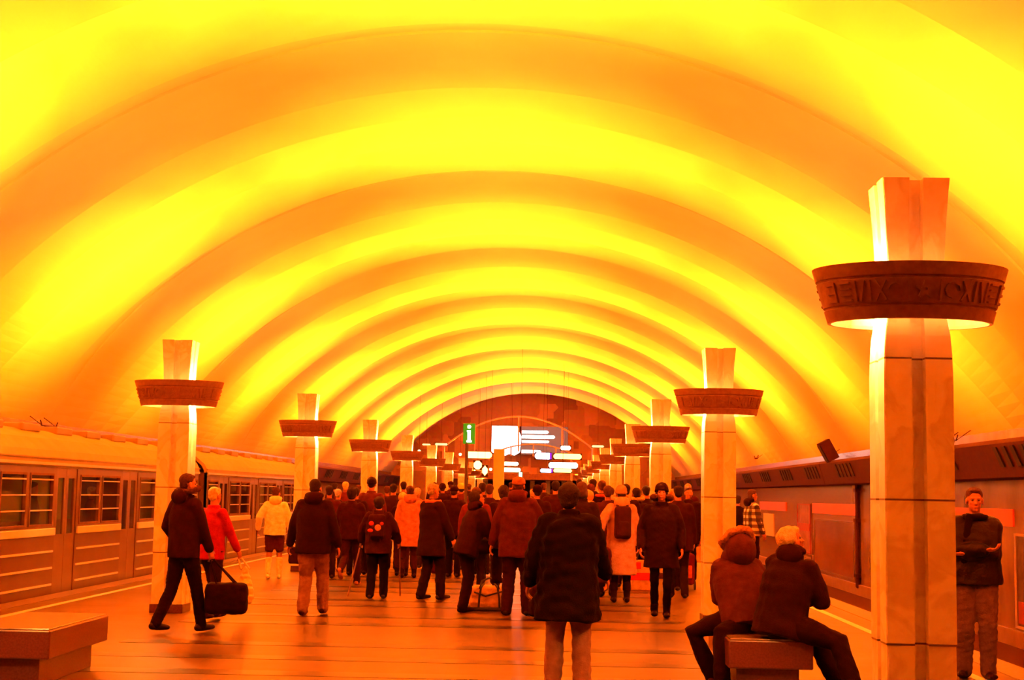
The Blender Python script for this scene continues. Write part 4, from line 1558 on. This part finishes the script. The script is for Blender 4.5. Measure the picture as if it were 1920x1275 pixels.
MB().tube([(-.12, .12, .1), (-.12, .2, .9), (.12, .2, .9), (.12, .12, .1)], [.011] * 4, n=8).build('frame', M_DARK, r)
for s in (-1, 1):
    MB().tube([(s * .17, .08, .075), (s * .20, .08, .075)], [.074, .074], (0, 0, 1), 16, False).build('wheel', M_RUBBER, r)
tag(r, 'red brown wheeled shopping bag beside the second right column', 'shopping trolley')
c = at_floor(1203, 1107)
r = empty('shopping_bag', (c.x, c.y, 0))
MB().bbox(-.19, .19, -.11, .11, 0, .50, .02).build('bag_body', fabric(.55, .30, .18), r)
MB().bbox(-.195, .195, -.116, .116, .17, .30, .01).build('red_band', fabric(.65, .03, .02), r)
MB().bbox(-.195, -.02, -.118, .118, .36, .47, .01).build('red_corner', fabric(.7, .02, .015), r)
for s in (-1, 1):
    MB().tube([(-.09, s * .09, .49), (-.05, s * .07, .64), (.05, s * .07, .64), (.09, s * .09, .49)], [.008] * 4, n=8).build('handle', M_RUBBER, r)
tag(r, 'red and white shopping bag standing left of the approaching woman', 'bag')

# plaid jacket man
person('young man in a plaid jacket standing behind the seated pair', 1409, 1084, 919, face=-70, lod=1, coatmat=M_PLAID, hem=.84, bulk=1.1, legs=(.04, .013, .012), hair='brown', style='short', head=(-10, 0),
       hood=(.04, .015, .014), wri=[(-.24, .14, .88), (.24, .14, .88)])

# man with crossed arms, facing the camera
hm_, Mm, Sm, _ = person('man in a black leather jacket and faded jeans standing with crossed arms', 1832, 1272, 917, face=168, lod=0,
    ank=[(-.10, .04, .085), (.11, -.02, .085)], foot=[12, -14], wri=[(.10, .20, 1.15), (-.07, .255, 1.19)], elbpole=[(-1, -.1, -1), (1, -.1, -1)],
    coat=(.022, .007, .007), coatmat=mat('black_leather', (.012, .003, .003), .5, .25, 12, .3, 40, spec=.12), hem=.86, bulk=1.26, legs=(.09, .042, .03), legr=1.2, hair='brown', style='short',
    head=(4, 0), scarf=(.016, .005, .005), shoe=(.03, .01, .01), fold=.007)
sp0 = Mm @ Vector((.25, .02, .86))
bag('black shoulder bag hanging at the hip of the man with crossed arms', 'bag', 'shoulder_bag', Mm @ Vector((.17, -.02, 1.42)), sp0, (.13, .20, .26), (.012, .004, .004), yaw=.0)

# seated pair, back to back across the bench
bb = Vector((1.76, 12.05, 0))
person('seated person in a brown parka with fur-edged hood, turned away to the left', 0, 0, h=1.60, base=bb + Vector((-.01, .22, 0)), face=16, lod=0, world=True,
    hip=(-.10, .0, .575), ank=[(-.38, .06, .085), (-.34, -.30, .085)], kneepole=[(-.7, .1, 1), (-.7, -.15, 1)], foot=[-30, 25],
    wri=[(-.26, .42, .74), (-.02, .42, .74)], lean=28, bend=0, coat=(.15, .06, .06), hem=.81, bulk=1.36, legs=(.03, .008, .008), legr=1.2,
    hair='dark', style='short', hood=(.17, .07, .065), hoodfur=(.65, .30, .19), hood_up=True, head=(0, -48), shoe=(.12, .04, .03))
person('seated blond person in a black coat looking right, legs stretched off the bench', 0, 0, h=1.66, base=bb + Vector((.07, -.25, 0)), face=-34, lod=0, world=True,
    hip=(.02, .0, .575), ank=[(.50, .16, .085), (.54, -.36, .085)], kneepole=[(.5, .2, 1), (.5, -.1, 1)], foot=[0, -30],
    wri=[(.32, .34, .72), (.40, .20, .72)], lean=12, bend=7, coat=(.04, .012, .012), hem=.81, bulk=1.22, legs=(.025, .007, .007), legr=1.2,
    hair='blond', style='fluffy', head=(-48, -14), hood=(.045, .013, .013))

# ---------- the crowd further back
CR = [
    (918, 909, 25, 0, (.06, .016, .013), ('brown', None), 'brown haired person between the leaning searcher and the pale pylon', None),
    (1008, 912, 25, 6, (.05, .013, .011), ('dark', 'beanie'), 'person in a dark knit hat at the right shoulder of the brown jacket man', (.04, .012, .01)),
    (1042, 903, 27, -5, (.07, .018, .014), ('dark', None), 'dark coated person hidden behind the head of the foreground man', None),
    (1112, 899, 30.5, 4, (.03, .009, .008), ('dark', None), 'tall person in black right of the round pale hat', None),
    (1140, 912, 22.5, -8, (.10, .03, .022), ('brown', None), 'brown coated person left behind the grey beanie', None),
    (1174, 909, 25, 5, (.05, .013, .011), ('dark', None), 'dark coated person right behind the grey beanie', None),
    (1212, 912, 26.8, 0, (.04, .011, .010), ('dark', None), 'dark coated person over the shoulder of the approaching woman', None),
    (1262, 918, 24.6, 170, (.05, .014, .012), ('fair', None), 'pale faced person facing the camera right of the approaching woman', None),
    (668, 915, 27, 0, (.05, .014, .012), ('dark', None), 'dark coated person just left of the black beanie', None),
    (738, 908, 29, 0, (.05, .013, .011), ('dark', None), 'dark coated person left of the beige knit hat', None),
    # px, head y, depth, facing, coat, hat/hair, label
    (618, 912, 26, 4, (.12, .03, .025), ('dark', None), 'person in a dull red hat at the left fringe of the crowd', (.3, .05, .03)),
    (634, 918, 29, -8, (.05, .014, .012), ('grey', None), 'grey haired person between the grey trousered man and the raised foot walker', None),
    (648, 904, 33, 5, (.2, .05, .03), ('blond', None), 'fair haired person glimpsed above the raised foot walker', None),
    (628, 906, 40, 0, (.04, .012, .01), ('dark', None), 'distant dark haired person at the far left of the crowd', None),
    (672, 910, 35.6, 0, (.06, .016, .013), ('brown', None), 'distant brown haired person left of the black beanie', None),
    (726, 912, 34, 0, (.25, .08, .05), ('brown', None), 'person in a tan coat just right of the black beanie', None),
    (757, 904, 34.5, 8, (.03, .01, .01), ('dark', None), 'dark haired tall person against the fourth left column', None),
    (783, 916, 30, -6, (.3, .06, .04), ('fair', None), 'fair haired person in a rusty coat left of the tall grey haired man', None),
    (830, 908, 37, 0, (.05, .015, .014), ('dark', 'beanie'), 'distant person in a dark knit hat right of the tall grey haired man', (.05, .015, .013)),
    (845, 903, 44, 0, (.09, .03, .02), ('brown', 'cap'), 'distant person in a flat cap under the small left columns', (.06, .02, .016)),
    (905, 906, 28, 12, (.06, .015, .012), ('dark', None), 'dark haired person directly behind the leaning bag searcher', None),
    (893, 915, 22, -10, (.28, .06, .04), ('brown', None), 'person in a rust coat glimpsed right of the leaning bag searcher', None),
    (1000, 918, 30, 0, (.2, .06, .04), ('fair', None), 'fair haired person glimpsed right of the brown jacket man', None),
    (1020, 906, 38, 0, (.05, .015, .012), ('brown', None), 'distant brown haired person left of the foreground man', None),
    (1068, 902, 33, 0, (.06, .018, .014), ('dark', None), 'distant dark haired person above the shoulder of the foreground man', None),
    (1086, 899, 42, 0, (.04, .012, .01), ('dark', None), 'tallest distant dark head right of the foreground man', None),
    (1108, 910, 30, 10, (.05, .014, .012), ('dark', 'beanie'), 'person in a brown knit hat behind the round pale hat', (.15, .05, .03)),
    (1146, 915, 32, 0, (.08, .02, .016), ('brown', None), 'brown haired person left of the grey beanie', None),
    (1178, 906, 42, 0, (.05, .014, .012), ('dark', None), 'distant dark haired person by the fourth right column', None),
    (1215, 918, 31, 14, (.10, .03, .022), ('brown', None), 'brown coated person glimpsed left of the approaching woman', None),
    (1272, 912, 22.6, 0, (.06, .017, .014), ('dark', None), 'dark coated person right of the approaching woman', None),
    (1290, 908, 34, 0, (.12, .03, .022), ('fair', None), 'fair haired distant person left of the second right column', None),
    (1383, 930, 30, 0, (.02, .007, .007), ('dark', None), 'dark figure mostly hidden behind the plaid jacket man', None),
    (815, 905, 52, 0, (.05, .014, .012), ('dark', None), 'very distant dark head among the small left columns', None),
    (880, 908, 50, 0, (.04, .013, .012), ('brown', None), 'very distant person at the foot of the green sign', None),
    (958, 905, 56, 0, (.05, .014, .012), ('dark', None), 'very distant person just right of the pale pylon', None),
    (1045, 904, 60, 0, (.05, .014, .012), ('dark', None), 'very distant person under the glowing signs', None),
    (1160, 903, 55, 0, (.05, .014, .012), ('dark', None), 'very distant person among the small right columns', None),
]
for px, hy, Y, fc, ct, (hr, hat_), lab, hc_ in CR:
    v = ray(px, hy)
    t = Y / v.y
    hgt_ = CAMZ + v.z * t
    person(lab, px, 0, h=hgt_, base=(v.x * t, Y, 0), face=fc, lod=2, coat=ct, hem=.74, bulk=1.18, legs=(.03, .01, .01), hair=hr, style='short',
           hat=hat_, hatcol=hc_ or (.05, .02, .02), group='people of the distant crowd',
           ank=[(-.1, .12, .09), (.1, -.1, .1)] if len(lab) % 2 else None)

# passengers seen through the train windows
for Y, hz_, x_, lab, hr in ((20.1, 1.62, -8.25, 'passenger in the near car standing by the first window', 'grey'),
                       (23.2, 1.66, -8.4, 'dark passenger standing in the near car, mid window', 'dark'),
                       (25.6, 1.60, -8.2, 'fair haired passenger in the near car close to the first left column', 'blond'),
                       (35.2, 1.64, -8.4, 'passenger standing inside the second metro car', 'dark')):
    person(lab, 0, 0, h=hz_, base=(x_, Y, -.05), face=-80, lod=2, coat=(.06, .02, .016), hair=hr, style='short', group='passengers inside the moving train')
